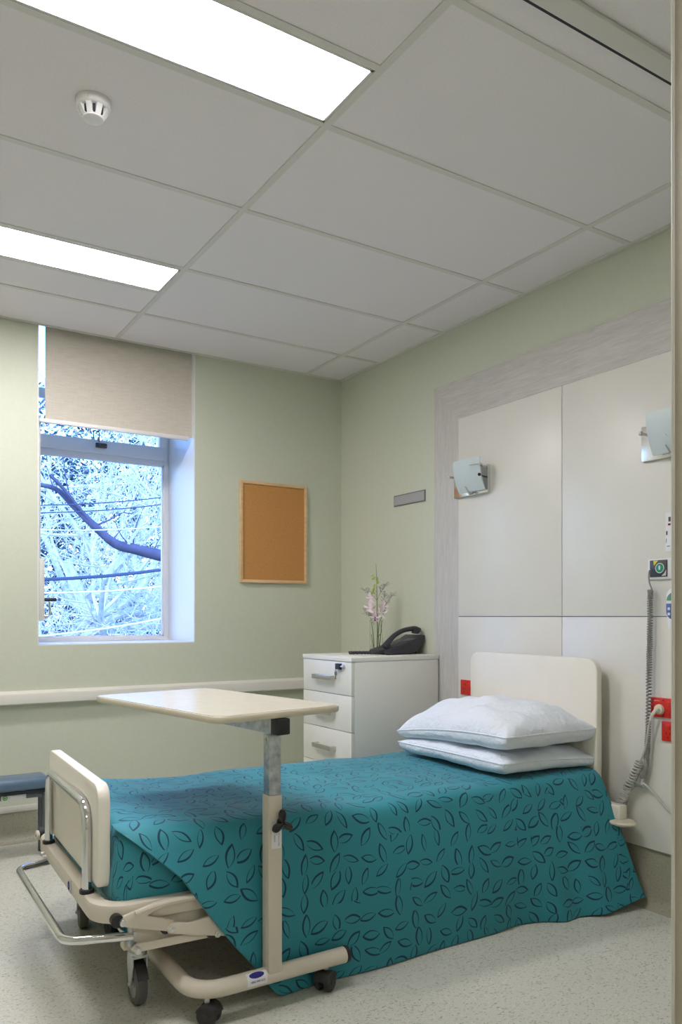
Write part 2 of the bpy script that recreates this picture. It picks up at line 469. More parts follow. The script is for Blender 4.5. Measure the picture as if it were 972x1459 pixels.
ce.box((XL, -6.2, CEIL+.1), (.1, -.0, CEIL+.14))
struct('ceiling', ce, 'ceiling')
g = MB()
for x in cols: g.box((x-.012, -6.2, CEIL-.001), (x+.012, 0, CEIL+.03))
for y in rows:
    if y < 0:
        seg = sorted(set([XL, 0]+cols))
        g.box((XL, y-.012, CEIL-.0006), (0, y+.012, CEIL+.028))
for L in lights:
    yy = L[2] if min(abs(L[2]-y) for y in rows) > .05 else L[3]
    g.box((L[0], yy-.012, CEIL-.0006), (L[1], yy+.012, CEIL+.028))
struct('trim_4', g, 'grid')
g = MB()
g.box((-.02, -6.2, CEIL-.003), (0, 0, CEIL+.012)); g.box((XL, -.02, CEIL-.003), (WX0, 0, CEIL+.012)); g.box((WX1, -.02, CEIL-.003), (0, 0, CEIL+.012)); g.box((WX0, -.014, CEIL-.003), (WX1, 0.0, CEIL+.012))
struct('trim_5', g, 'white_trim')

def ceiling_light(L, label):
    t = thing('ceiling_light', label, 'ceiling light', ((L[0]+L[1])/2, (L[2]+L[3])/2, CEIL), 0, 'recessed ceiling light panels')
    a, b, c, dd = L[0]+.014, L[1]-.014, L[2]+.014, L[3]-.014
    f = MB(); w_ = .008
    f.box((a, c, CEIL), (b, c+w_, CEIL+.05)); f.box((a, dd-w_, CEIL), (b, dd, CEIL+.05)); f.box((a, c, CEIL), (a+w_, dd, CEIL+.05)); f.box((b-w_, c, CEIL), (b, dd, CEIL+.05))
    f.box((a, c, CEIL+.045), (b, dd, CEIL+.06))
    f.build('frame', 'grid', t)
    MB().box((a+w_, c+w_, CEIL+.003), (b-w_, dd-w_, CEIL+.01)).build('diffuser', 'diffuser', t)
ceiling_light(lights[0], 'lit white ceiling panel in front of the smoke detector, nearest to the curtain track')
ceiling_light(lights[1], 'lit white ceiling panel over the window end of the room')
ceiling_light(lights[2], 'added fill-light panel in the unseen corridor ceiling')  # out-of-view panel added as fill light for the doorway side

# skirting: coved vinyl with pale capping
def cove(name, axis, a, b, flip=1, h=.152):
    prof = [(0, h), (.004, h), (.004, .05)] + [(.05-.046*math.cos(u), .046-.046*math.sin(u)+.001) for u in [i*PI/2/7 for i in range(1, 8)]] + [(.05, 0), (0, 0)]
    m = MB()
    if axis == 'X': m.prism([(-p, z) for p, z in prof], a, b, 'X')      # runs along X on the back wall (y = -p)
    else: m.prism([(-p*flip, z) for p, z in prof], a, b, 'Y')
    return struct(name, m, 'cove')
cove('baseboard_back', 'X', XL, 0); cove('baseboard_right', 'Y', YF, 0, 1, .231)
struct('trim_6', MB().box((XL, -.007, .152), (0, 0, .185), .002), 'white_trim')
# wall protection rail (chair-rail height) on the back wall
prof = [(0, .776), (-.012, .776), (-.042, .764), (-.045, .758), (-.045, .713), (-.036, .706), (0, .706)]
struct('trim_8', MB().prism(prof, XL, 0, 'X'), 'white_trim')

# curtain track across the ceiling
ct = thing('curtain_track', 'grey ceiling curtain track with a dark slot above the doorway side', 'curtain track', (-1.9, -2.96, CEIL))
MB().box((XL, -2.998, CEIL-.012), (0, -2.941, CEIL+.001), .002).build('rail', 'grid', ct)
MB().box((XL, -2.941, CEIL-.004), (0, -2.927, CEIL-.001)).build('slot', 'seat_under', ct)['label'] = 'dark slot'

# ================================================================== BED-HEAD WALL PANEL
wp = thing('wall_panel', 'white bedhead wall panel with a pale grey woodgrain surround behind the bed', 'wall panel', (0, -1.878, 0))
PY0, PY1 = -1.174, -2.582; FY0, FY1 = -.972, -2.784; PT, FT = 2.196, 2.402; PB = .232
sf = MB()
sf.prism([(FY0, PB), (FY0, FT), (PY0, PT), (PY0, PB)], -.016, -.0005, 'X'); sf.prism([(FY1, PB), (FY1, FT), (PY1, PT), (PY1, PB)], -.016, -.0005, 'X')
sf.build('woodgrain_stile', 'wood_v', wp)
MB().prism([(FY0, FT), (FY1, FT), (PY1, PT), (PY0, PT)], -.016, -.0005, 'X').build('woodgrain_rail', 'wood_h', wp)
gp = .0018
for (ya, yb, za, zb) in ((PY0, -1.878, 1.160, PT), (-1.878, PY1, 1.160, PT), (PY0, -1.878, PB, 1.160), (-1.878, PY1, PB, 1.160)):
    MB().box((-.019, yb+gp, za+gp), (-.001, ya-gp, zb-gp), .0012).build('white_panel', 'panel', wp)
MB().box((-.012, PY1, PB+.002), (-.0008, PY0, PT-.002)).build('joint_backing', 'groove', wp)

# small plaque
pq = thing('name_plaque', 'small blank grey plaque on the green wall between cork board and wall panel', 'plaque', (0, -.731, 1.835))
MB().box((-.006, -.878, 1.803), (-.0005, -.585, 1.867), .001).build('plaque_frame', 'plaque_edge', pq)
MB().box((-.008, -.872, 1.809), (-.004, -.591, 1.861), .001).build('plaque_face', 'plaque', pq)

# ================================================================== CORK BOARD
cb = thing('cork_board', 'cork notice board in a pine frame on the window wall', 'notice board', (-.497, 0, 1.365))
X0, X1, Z0, Z1 = -.727, -.267, 1.366, 1.98
MB().box((X0+.012, -.012, Z0+.012), (X1-.012, -.002, Z1-.012)).build('cork_sheet', 'cork', cb)
f = MB(); w_ = .018
f.prism([(X0, Z0), (X1, Z0), (X1-w_, Z0+w_), (X0+w_, Z0+w_)], -.02, -.0005, 'Y', .002); f.prism([(X0, Z1), (X1, Z1), (X1-w_, Z1-w_), (X0+w_, Z1-w_)], -.02, -.0005, 'Y', .002)
f.prism([(X0, Z0), (X0, Z1), (X0+w_, Z1-w_), (X0+w_, Z0+w_)], -.02, -.0005, 'Y', .002); f.prism([(X1, Z0), (X1, Z1), (X1-w_, Z1-w_), (X1-w_, Z0+w_)], -.02, -.0005, 'Y', .002)
f.build('pine_frame', 'pine', cb)

# ================================================================== WINDOW
wy = .42
wf = MB()
a, b = WX0+.006, WX1-.006; zb, zt = WZ+.006, WH-.006
wf.box((a, wy, zb), (a+.035, wy+.06, zt), .003); wf.box((b-.032, wy, zb), (b, wy+.06, zt), .003)
wf.box((a, wy+.002, zb), (b, wy+.06, zb+.024), .003); wf.box((a, wy, zt-.012), (b, wy+.06, zt), .003)
wf.box((a, wy+.002, 2.103), (b, wy+.06, 2.14), .003)
wn = struct('window_1', wf, 'frame_alu'); 
s_ = MB(); s0, s1 = a+.02, b-.018
s_.box((s0, wy-.012, 2.132), (s1, wy+.04, 2.212), .004); s_.box((s0, wy-.012, 2.425), (s1, wy+.04, 2.475), .004); s_.box((s0, wy-.012, 2.21), (s0+.03, wy+.04, zt-.01), .004); s_.box((s1-.045, wy-.012, 2.21), (s1, wy+.04, zt-.01), .004); s_.box((s0, wy+.0, zt-.02), (s1, wy+.04, zt-.005), .003)
sash = s_.build('sash', 'frame_alu', wn)
MB().box((s0+.04, wy+.012, 2.2), (s1-.035, wy+.018, zt-.015)).build('pane', 'glass', sash)
MB().box((a+.03, wy+.025, zb+.02), (b-.028, wy+.031, 2.11)).build('pane', 'glass', wn)
bd = MB()
for q in ((a+.03, wy+.005, zb+.02, a+.04, 2.106), (b-.042, wy+.005, zb+.02, b-.03, 2.106)): bd.box((q[0], q[1], q[2]), (q[3], wy+.03, q[4]), .001)
bd.box((a+.03, wy+.005, zb+.02), (b-.03, wy+.03, zb+.032), .001); bd.box((a+.03, wy+.005, 2.095), (b-.03, wy+.03, 2.106), .001)
bd.build('glazing_bead', 'frame_alu', wn)
lt = MB(); cx = -1.44
lt.box((cx-.033, wy-.03, 2.165), (cx+.033, wy-.011, 2.192), .004); lt.sphere((cx, wy-.034, 2.178), .012, seg=12); lt.box((cx-.02, wy-.036, 2.172), (cx+.03, wy-.026, 2.184), .002)
lt.tube(fillet([(cx-.045, wy-.016, 2.215), (cx-.045, wy-.02, 2.262), (cx-.012, wy-.02, 2.262), (cx-.012, wy-.016, 2.2)], .012), .0035, 8)
lt.build('latch', 'charcoal', sash)
# roller blind, drawn down over the top light
rb = thing('roller_blind', 'beige woven roller blind half lowered at the top of the window', 'blind', (-1.45, .05, 2.2))
MB().grid(lambda u, v: (-1.835+.828*u, .034+.004*math.sin(PI*v), 2.205+.56*v), 24, 12).build('blind_fabric', 'blind', rb)
bb = MB().box((-1.868, .026, 2.186), (-1.034, .044, 2.21), .006)
bb.build('bottom_bar', 'white_plastic', rb)
MB().cyl((-1.868, .068, 2.765), (-1.034, .068, 2.765), .03).build('roller_tube', 'blind', rb)
# window winder box with crank and conduit on the left reveal
ww = thing('window_winder', 'beige window winder box with crank handle on the left side of the window recess', 'window winder', (-1.86, .06, 1.14))
MB().box((WX0+.006, .012, 1.137), (-1.842, .085, 1.468), .006).build('gear_box', 'white_trim', ww)
hd = MB(); hd.cyl((-1.842, .05, 1.16), (-1.825, .05, 1.16), .012); hd.tube(fillet([(-1.826, .05, 1.16), (-1.806, .05, 1.17), (-1.812, .045, 1.25)], .012), .006, 8)
hd.build('crank', 'steel', ww)
MB().cyl((-1.838, .045, 1.25), (-1.775, .045, 1.25), .0095, bev=.003).build('crank_knob', 'black', ww)
MB().tube([(WX0+.016, .05, 1.46), (WX0+.016, .05, 2.15), (WX0+.02, .07, 2.2)], .009, 10).build('conduit', 'white_trim', ww)

# ================================================================== OUTDOORS
struct('ground_outside', MB().box((-14, .6, -3.2), (20, 30, -3.0)), 'ground')
def twig_tree(name, label, base, height, lean, seed, mt, mw, levels=4, r0=.12, nsub=5, group='trees outside the window', spread=.75):
    rnd = random.Random(seed); tr = MB(); tw = MB()
    def grow(p, d, L, r, lev):
        n = 4; pts = [p]; q = p.copy(); dd = d.copy()
        for i in range(n):
            dd = (dd+Vector((rnd.gauss(0, .16), rnd.gauss(0, .16), rnd.gauss(0, .12)+.03))).normalized(); q = q+dd*L/n; pts.append(q.copy())
        tgt = tr if lev >= levels-1 else tw
        tgt.tube(pts, [r*(1-.55*i/n) for i in range(n+1)], 6 if lev >= levels-1 else 4, cap=False)
        if lev <= 0: return
        for k in range(nsub + (2 if lev < 2 else 0)):
            t = rnd.uniform(.25, 1.0); i = min(int(t*n), n-1); pp = pts[i].lerp(pts[i+1], t*n-i)
            ax = Vector((rnd.gauss(0, 1), rnd.gauss(0, 1), rnd.gauss(0, .8)+.2)).normalized()
            nd = (dd*(1-spread)+ax*spread).normalized()
            grow(pp, nd, L*rnd.uniform(.5, .72), max(r*.42, .004), lev-1)
    t = thing(name, label, 'tree', base, 0, group)
    grow(Vector(base), Vector(lean).normalized(), height, r0, levels)
    tr.build('trunk', mt, t); o = tw.build('twigs', mw, t); o['kind'] = 'stuff'
    return t
twig_tree('bare_tree', 'bare pale tree left of centre outside the window', (0.1, 7.0, -3), 5.0, (.05, .1, 1), 3, 'bark_pale', 'twig', 4, .16, 6)
twig_tree('bare_tree', 'bare pale tree behind the right half of the window', (1.35, 7.6, -3), 5.2, (-.02, 0, 1), 11, 'bark_pale', 'twig', 4, .15, 6)
twig_tree('bare_tree', 'bare pale tree farthest behind the window', (0.9, 10.5, -3), 6.2, (.0, .1, 1), 23, 'bark_pale', 'twig', 4, .2, 6)
# dark overhanging bough with its own twigs
bt = thing('dark_bough', 'dark bough with side shoots slanting across the view through the window', 'branch', (.643, 5, 1.9), 0)
P = [(-.95, 5, 2.655), (-.687, 5, 2.612), (-.492, 5.02, 2.443), (-.252, 5, 2.215), (-.006, 5, 2.022), (.248, 5, 1.967), (.643, 5, 1.889), (1.5, 5.1, 1.75), (2.6, 5.3, .2), (2.8, 5.4, -3.0)]
sp = spline(P, 6); n = len(sp)
MB().tube(sp, [.02+.055*min(1, i/(n*.66))+.05*max(0, i/n-.66) for i in range(n)], 10).build('limb', 'bark_dark', bt)
tw = MB()
tw.tube(spline([(-.31, 4.98, 2.27), (-.47, 4.95, 2.44), (-.62, 4.9, 2.60), (-.78, 4.88, 2.75)], 5), .022, 6)
for (st, en, r) in (((-.50, 5, 2.45), (-.63, 4.9, 2.95), .012), ((-.72, 5, 2.615), (-.80, 5, 2.9), .008), ((-.25, 5, 2.22), (.12, 5.1, 2.42), .014), ((.18, 5, 1.99), (.02, 5.1, 2.3), .010), ((.2, 5, 1.98), (.33, 4.95, 2.5), .010), ((.45, 5, 1.93), (.62, 5, 2.25), .009), ((-.05, 5, 2.05), (.15, 5, 2.25), .008), ((.12, 5.1, 2.42), (.3, 5.1, 2.44), .009), ((.35, 5, 1.95), (.62, 4.95, 2.02), .008), ((-.45, 5, 2.4), (-.3, 5, 2.65), .007)):
    a_, b_ = Vector(st), Vector(en); mid = a_.lerp(b_, .5)+Vector((random.uniform(-.04, .04), 0, random.uniform(-.04, .04)))
    tw.tube(spline([a_, mid, b_], 5), [r*(1-.07*i) for i in range(11)], 5)
tw.build('side_shoot', 'bark_dark', bt)
# pale limb low in the view
lb = thing('pale_limb', 'thick pale limb curving up through the bottom of the window view', 'branch', (.2, 6.2, .4), 0)
tl = MB(); L0 = [(-.9, 6.3, .55), (-.35, 6.2, .82), (.0, 6.2, 1.12), (.45, 6.2, 1.32), (.75, 6.25, 1.62), (1.1, 6.3, 2.3)]
sp = spline(L0, 6); tl.tube(sp, [.085-.045*i/len(sp) for i in range(len(sp))], 8)
sp = spline([(-.6, 6.1, .3), (-.2, 6.1, .8), (.3, 6.1, 1.15), (.7, 6.1, 1.2), (1.15, 6.1, 1.05)], 6); tl.tube(sp, [.07-.04*i/len(sp) for i in range(len(sp))], 8)
tl.build('limb', 'bark_pale', lb)
tl = MB()
for i in range(260):
    x = random.uniform(-.7, 1.2); z = 1.0+.35*(x+.3)*.8+random.uniform(-.25, .12); y = 6.1+random.uniform(-.3, .3)
    d_ = Vector((random.gauss(0, 1), random.gauss(0, .4), random.gauss(-.2, 1))).normalized()*random.uniform(.15, .5)
    p = Vector((x, y, z)); tl.tube([p, p+d_*.5+Vector((random.gauss(0, .03), 0, random.gauss(0, .03))), p+d_], [.009, .007, .004], 4, cap=False)
tl.build('twigs', 'twig', lb)['kind'] = 'stuff'
# bushes and an evergreen screen beyond
def leafy(name, label, c, R, n, seed, leafm, size):
    rnd = random.Random(seed); t = thing(name, label, 'tree', (c[0], c[1], -3), 0, 'evergreens outside the window')
    MB().tube([(c[0], c[1], -3), (c[0]+.1, c[1], c[2]-R[2]*.2), (c[0], c[1], c[2]+R[2]*.4)], [.16, .12, .05], 8).build('trunk', 'bark_dark', t)
    b = bmesh.new(); mi = []
    for i in range(n):
        while 1:
            p = Vector((rnd.uniform(-1, 1), rnd.uniform(-1, 1), rnd.uniform(-1, 1)))
            if .35 < p.length < 1: break
        p = Vector((c[0]+p.x*R[0], c[1]+p.y*R[1], c[2]+p.z*R[2]))
        u = Vector((rnd.gauss(0, 1), rnd.gauss(0, 1), rnd.gauss(0, 1))).normalized(); v = u.orthogonal().normalized(); w2 = u.cross(v)
        s = size*rnd.uniform(.6, 1.4)
        vs = [b.verts.new(p+v*s), b.verts.new(p+w2*s*.35+u*s*.1), b.verts.new(p-v*s), b.verts.new(p-w2*s*.35+u*s*.1)]
        b.faces.new(vs)
    m = MB(); m._merge(b); o = m.build('crown', leafm, t); o['kind'] = 'stuff'
leafy('evergreen_tree', 'pale evergreen filling the left of the view outside the window', (.0, 12.5, 2.6), (1.9, 1.2, 3.6), 9000, 5, 'leaf_a', .085)
leafy('evergreen_tree', 'pale evergreen filling the right of the view outside the window', (2.8, 13.2, 2.8), (2.0, 1.2, 3.8), 9000, 6, 'leaf_a', .085)
leafy('evergreen_tree', 'darker low evergreen seen at the foot of the window view', (1.2, 9.4, .2), (1.7, .8, 1.1), 5000, 8, 'leaf_b', .065)
for (za, zb_, r, m_, lab) in ((1.53, 1.68, .017, 'cable_dark', 'thick dark overhead cable crossing outside the window above the pale limb'), (2.278, 2.472, .006, 'cable_dark', 'thin dark overhead wire, uppermost of those crossing the window view'),
                              (2.201, 2.395, .006, 'cable_dark', 'thin dark overhead wire just under the uppermost one outside the window'), (1.396, 1.495, .010, 'cable_pale', 'pale overhead cable just below the thick dark one outside the window'),
                              (.959, 1.148, .010, 'cable_pale', 'pale overhead cable lowest in the window view'), (2.031, 2.149, .006, 'cable_pale', 'thin pale overhead wire at mid height outside the window')):
    k = (zb_-za)/1.347; sag = .02
    pts = [(-1.09+1.347*u, 4.0, za+(zb_-za)*u-sag*math.sin(PI*min(max(u, 0), 1))) for u in [-4+.25*i for i in range(37)]]
    setp(MB().tube(pts, r, 6).build('overhead_cable', m_), lab, 'cable', 'overhead cables outside the window')
# ================================================================== BED
BO = Vector((-.08, -1.743, 0)); BA = -.03
bed = thing('hospital_bed', 'beige hospital bed on castors with a chrome foot rail, made up in teal', 'bed', BO, BA)
BM = XF[bed.name]
def LB(): return MB(local=True)
def rrect(a0, a1, b0, b1, rt, rb_, n=6):
    P = []
    for (cx, cy, r, s) in ((a1-rb_, b0+rb_, rb_, -PI/2), (a1-rt, b1-rt, rt, 0), (a0+rt, b1-rt, rt, PI/2), (a0+rb_, b0+rb_, rb_, PI)):
        for i in range(n+1):
            t = s+PI/2*i/n; P.append((cx+r*math.cos(t), cy+r*math.sin(t)))
    return P
LB().prism(rrect(-.403, .403, .36, .985, .055, .01), -.016, .016, 'X', .006).build('headboard', 'beige_board', bed)
LB().prism(rrect(-.374, .374, .379, .675, .05, .02), -2.034, -1.997, 'X', .007).build('footboard', 'beige_board', bed)['label'] = 'beige footboard with rounded top corners'
# chrome tube in front of the footboard
fr = LB(); fx = -2.049
fr.tube(fillet([(fx, -.302, .345), (fx, -.302, .608), (fx, .285, .608), (fx, .285, .345)], .075, 8), .0135, 14)
fo = fr.build('foot_rail', 'chrome', bed); fo['label'] = 'chrome foot rail'
for y in (-.302, .285): LB().cyl((fx, y, .350), (fx, y, .363), .021, bev=.003).build('rail_collar', 'black', fo)
# beige bumper frame wrapped round the foot
def ushape(xo, yo, r, w, xe):
    out = [(xe, -yo)]+[(p[0], p[1]) for p in arc((xo+r, -yo+r), r, -PI/2, -PI, 8)]+[(p[0], p[1]) for p in arc((xo+r, yo-r), r, PI, PI/2, 8)]+[(xe, yo)]
    ri = max(r-w, .01)
    inn = [(xe, yo-w)]+[(p[0], p[1]) for p in arc((xo+w+ri, yo-w-ri), ri, PI/2, PI, 8)]+[(p[0], p[1]) for p in arc((xo+w+ri, -yo+w+ri), ri, PI, 3*PI/2, 8)]+[(xe, -yo+w)]
    return out+inn
LB().prism(ushape(-2.062, .465, .10, .046, -1.15), .300, .352, 'Z', .006).build('bed_frame', 'beige', bed)
b_ = LB().prism([(-2.078+0, 0)]+[], 0, 0) if False else LB()
b_.box((-2.0645, -.155, .305), (-2.0615, -.115, .346), .004); 
bg = b_.build('badge', 'clear_label', bed); bg['label'] = 'small grey badge with an oval'
b_ = LB(); b_.torus((-2.066, -.135, .326), .010, .0011, 'X', mtx=Matrix.Diagonal((1, .8, 1.25, 1))); b_.build('badge_oval', 'navy_ink', bg)
for y in (.3, .26): LB().cyl((-2.061, y, .312), (-2.073, y, .312), .007, seg=12).build('frame_bolt', 'zinc', bed)
for s in (-1, 1): LB().box((-1.2, s*.40-.02, .294), (-.1, s*.40+.02, .334), .004).build('side_rail', 'beige', bed)
LB().box((-1.985, -.415, .334), (-.03, .415, .352), .004).build('mattress_platform', 'beige', bed)
LB().box((-1.975, -.418, .353), (-.035, .418, .515), .04, 4).build('mattress', 'white_plastic', bed)
# chrome buffer hoop low at the foot
bh = LB().tube(fillet([(-1.95, -.446, .255), (-2.128, -.378, .250), (-2.140, .374, .250), (-1.95, .410, .255)], .05, 8), .0125, 14).build('buffer_hoop', 'chrome', bed)
bh['label'] = 'chrome buffer hoop'
# scissor links of the lift, near and far side
def A(x, z):
    k = 1.0233
    return (-2.7402+(x+2.7402)*k + .0925, 1.16+(z-1.16)*k)
armA = [A(*p) for p in [(-2.104, .335), (-2.096, .347), (-2.066, .354), (-2.012, .367), (-1.967, .372), (-1.86, .372), (-1.86, .352), (-1.962, .355), (-1.994, .350), (-2.03, .337), (-1.956, .310), (-1.958, .277), (-2.09, .316), (-2.101, .322)]]
armB = [A(*p) for p in [(-1.978, .292), (-1.965, .306), (-1.944, .304), (-1.915, .297), (-1.885, .300), (-1.80, .312), (-1.80, .236), (-1.90, .258), (-1.957, .274), (-1.974, .278)]]
bar = [A(*p) for p in [(-2.074, .250), (-2.057, .262), (-1.918, .261), (-1.70, .276), (-1.70, .24), (-1.85, .236), (-2.05, .238), (-2.072, .242)]]
wash = [A(-2.1, .332), A(-1.965, .289), A(-1.829, .248), A(-2.059, .248)]
for s in (-1, 1):
    for nm, poly, y0, y1 in (('lift_arm', armA, .468, .482), ('lift_arm', armB, .480, .490), ('lift_arm', bar, .464, .474)):
        o = LB().prism(poly, s*y0, s*y1, 'Y', .003).build(nm, 'beige', bed, ang=30)
        if nm == 'lift_arm' and poly is armA:
            t_ = LB().tube([(p[0], s*.484, p[1]) for p in [A(-2.066, .351), A(-2.012, .362), A(-1.967, .366), A(-1.80, .368)]], .008, 8); t_.build('arm_rib', 'beige', o)
    for k, (x, z) in enumerate(wash):
        p = LB(); p.use('zinc'); p.cyl((x, s*.46, z), (x, s*.494, z), .0095, seg=14, bev=.002); p.cyl((x, s*.47, z), (x, s*.499, z), .005, seg=6)
        p.use('black')
        if k < 3: p.cyl((x-.012, s*.456, z+.003), (x-.012, s*.479, z+.003), .018, seg=18)
        p.build('pivot_bolt', None, bed)
# clamp bracket holding the hoop
for s in (-1, 1):
    k = LB(); k.box((-1.965, s*.430, .225), (-1.935, s*.446, .292), .002); k.cyl((-1.95, s*.446, .262), (-1.95, s*.452, .262), .007, seg=6); k.cyl((-1.952, s*.42, .232), (-1.952, s*.456, .232), .009, seg=10)
    k.build('hoop_clamp', 'galv', bed)
    k = LB(); k.cyl((-1.87, s*.44, .262), (-1.87, s*.462, .262), .013, seg=16); k.torus((-1.87, s*.463, .262), .009, .003, 'Y', 16, 6); k.build('frame_stud', 'steel', bed)
# chassis
ch = LB()
for s in (-1, 1): ch.box((-1.955, s*.335-.02, .178), (-.15, s*.335+.02, .218), .004)
for x in (-1.905, -1.1, -.2): ch.box((x-.025, -.36, .180), (x+.025, .36, .222), .004)
for s in (-1, 1): ch.box((-1.955, s*.40-.05, .232), (-1.45, s*.40+.035, .300), .004)
ch.build('chassis', 'beige', bed)
for s in (-1, 1):
    LB().prism([(-1.5, .20), (-1.44, .20), (-1.02, .33), (-1.08, .33)], s*.30-.015, s*.30+.015, 'Y', .003).build('lift_leg', 'beige', bed); LB().prism([(-.5, .20), (-.44, .20), (-.22, .33), (-.28, .33)], s*.30-.015, s*.30+.015, 'Y', .003).build('lift_leg', 'beige', bed)
def bed_castor(x, y, rot):
    R_ = Matrix.Translation((x, y, 0)) @ Matrix.Rotation(rot, 4, 'Z')
    c = LB()
    def TR(fn):
        q = LB(); fn(q); bmesh.ops.transform(q.bm, matrix=R_, verts=q.bm.verts); return q
    def fork(q):
        q.lathe([(0, .178), (.030, .178), (.033, .172), (.030, .164), (.026, .160), (.028, .150), (.020, .146), (0, .146)], seg=20)
        for s in (-1, 1):
            q.prism([(-.026, .152), (.030, .152), (.034, .118), (.016, .052), (.004, .050), (-.010, .075), (-.028, .125)], s*.021-.002, s*.021+.002, 'Y', .001)
        q.box((-.026, -.022, .143), (.030, .022, .152), .003)
        q.cyl((.004, -.028, .0625), (.004, .028, .0625), .006, seg=10)
    f = TR(fork).build('castor', 'fork_steel', bed); f['label'] = 'grey wheeled castor in a steel fork'
    def wheel(q): q.lathe([(.040, -.016), (.052, -.017), (.0595, -.014), (.0625, -.006), (.0625, .006), (.0595, .014), (.052, .017), (.040, .016)], (.004, 0, .0625), 36, axis='Y')
    TR(wheel).build('tyre', 'tyre', f)
    def hub(q): q.lathe([(0, -.015), (.012, -.016), (.014, -.011), (.034, -.010), (.042, -.015), (.042, .015), (.034, .010), (.014, .011), (.012, .016), (0, .015)], (.004, 0, .0625), 28, axis='Y')
    TR(hub).build('wheel_hub', 'hub', f)
    def guard(q): q.prism([(p[0], p[2]) for p in arc((.004, .0625), .070, .25*PI, .86*PI, 8, 'XZ')]+[(p[0], p[2]) for p in arc((.004, .0625), .066, .86*PI, .25*PI, 8, 'XZ')], -.017, .017, 'Y')
    TR(guard).build('wheel_guard', 'black', f)
bed_castor(-1.905, -.325, PI/2); bed_castor(-1.915, .35, PI/2-.15); bed_castor(-.2, -.335, .4); bed_castor(-.2, .335, 1.0)
# corner rollers and the wall-side corner bumper
for (x, y, z) in ((-2.02, .497, .334),):
    k = LB(); k.use('beige'); k.prism([(-2.05, .32), (-2.03, .345), (-1.98, .352), (-1.90, .335), (-1.90, .31), (-2.03, .306)], .462, .488, 'Y', .003)
    k.use('rubber'); k.cyl((x-.030, .486, z+.004), (x-.008, .486, z+.004), .023, seg=20, bev=.003); k.use('beige'); k.cyl((x-.040, .478, z), (x-.028, .478, z), .018, seg=18, bev=.002); k.use('dull_steel'); k.cyl((x-.042, .478, z), (x-.038, .478, z), .005, seg=10)
    k.build('corner_roller', None, bed)
k = LB()
k.box((-.015, -.518, .345), (.030, -.40, .400), .004); k.build('bumper_block', 'beige_board', bed)
k = LB(); k.lathe([(0, .322), (.028, .322), (.045, .328), (.050, .336), (.046, .343), (0, .345)], (-.002, -.515, 0), 24, Matrix.Diagonal((1, 1.25, 1, 1))); k.box((-.02, -.46, .326), (.03, -.30, .340), .003)
k.build('corner_bumper', 'cream_plug', bed)

# ------------------------------------------------------------------ bedspread (lies on the bed)
rn = random.Random(3)
ph = [rn.uniform(0, 6.28) for _ in range(12)]
def wob(x, y, s=1.0):
    return s*(.0030*math.sin(7*x+3*y+ph[0])+.0022*math.sin(13*x-9*y+ph[1])+.0016*math.sin(5*x+17*y+ph[2])+.0012*math.sin(23*x+11*y+ph[3]))
def ztop(x, y):
    foot = math.exp(-((x+1.985)/.22)**2)
    return .531+.026*foot+.004*math.exp(-((x+.1)/.4)**2)-.010*(y/.42)**4 + wob(x, y)
bx0, bx1, by = -1.988, -.026, .428; rr, dd_ = .055, .258
def body(u, v):
    X = bx0-dd_+(bx1-bx0+2*dd_)*u; Y = -by-dd_+(2*by+2*dd_)*v
    xi0, xi1, yi = bx0+rr, bx1-rr, by-rr
    cx, cy = min(max(X, xi0), xi1), min(max(Y, -yi), yi)
    ex, ey = X-cx, Y-cy; d = math.hypot(ex, ey); 
    lim = dd_+rr
    if d < 1e-9: return Vector((X, Y, ztop(X, Y)))
    dx, dy = ex/d, ey/d; d = min(d, lim)
    if d < rr*PI/2: a = d/rr; out, dn = rr*math.sin(a), rr*(1-math.cos(a))
    else: out, dn = rr, rr+d-rr*PI/2
    z0 = ztop(cx, cy); low = max(0, dn-.05)/.2
    out += .012*math.sin(min(low, 1)*PI) - .02*max(0, low-.7) + low*(.006*math.sin(11*X+ph[4])*math.cos(6*Y+ph[5])+.004*math.sin(27*X+9*Y))
    if X < -1.5: dn += low*(.008*math.sin(14*X+ph[6])) + .022*low*min(1, max(0, (X+2.0)/.3))
    return Vector((cx+dx*out, cy+dy*out, z0-dn))
def drop_prof(t):
    P = [(0, -.335, .0035), (.05, -.375, .0025), (.10, -.408, -.004), (.15, -.430, -.022), (.20, -.441, -.05), (.30, -.455, -.11), (.45, -.474, -.20), (.60, -.488, -.29), (.80, -.497, -.41), (1.0, -.504, -.527)]
    for (t0, y0, z0), (t1, y1, z1) in zip(P, P[1:]):
        if t <= t1+1e-9:
            k = (t-t0)/(t1-t0); return y0+(y1-y0)*k, z0+(z1-z0)*k
    return P[-1][1:]
def x0_of(dz):   # front edge of the drop, pulled back on the diagonal
    q = [(0, -1.986), (.02, -1.960), (.14, -1.820), (.23, -1.756), (.345, -1.666), (.45, -1.578), (.51, -1.538), (.53, -1.505)]
    for (a0, b0), (a1, b1) in zip(q, q[1:]):
        if dz <= a1: return b0+(b1-b0)*max(0, dz-a0)/(a1-a0)
    return q[-1][1]
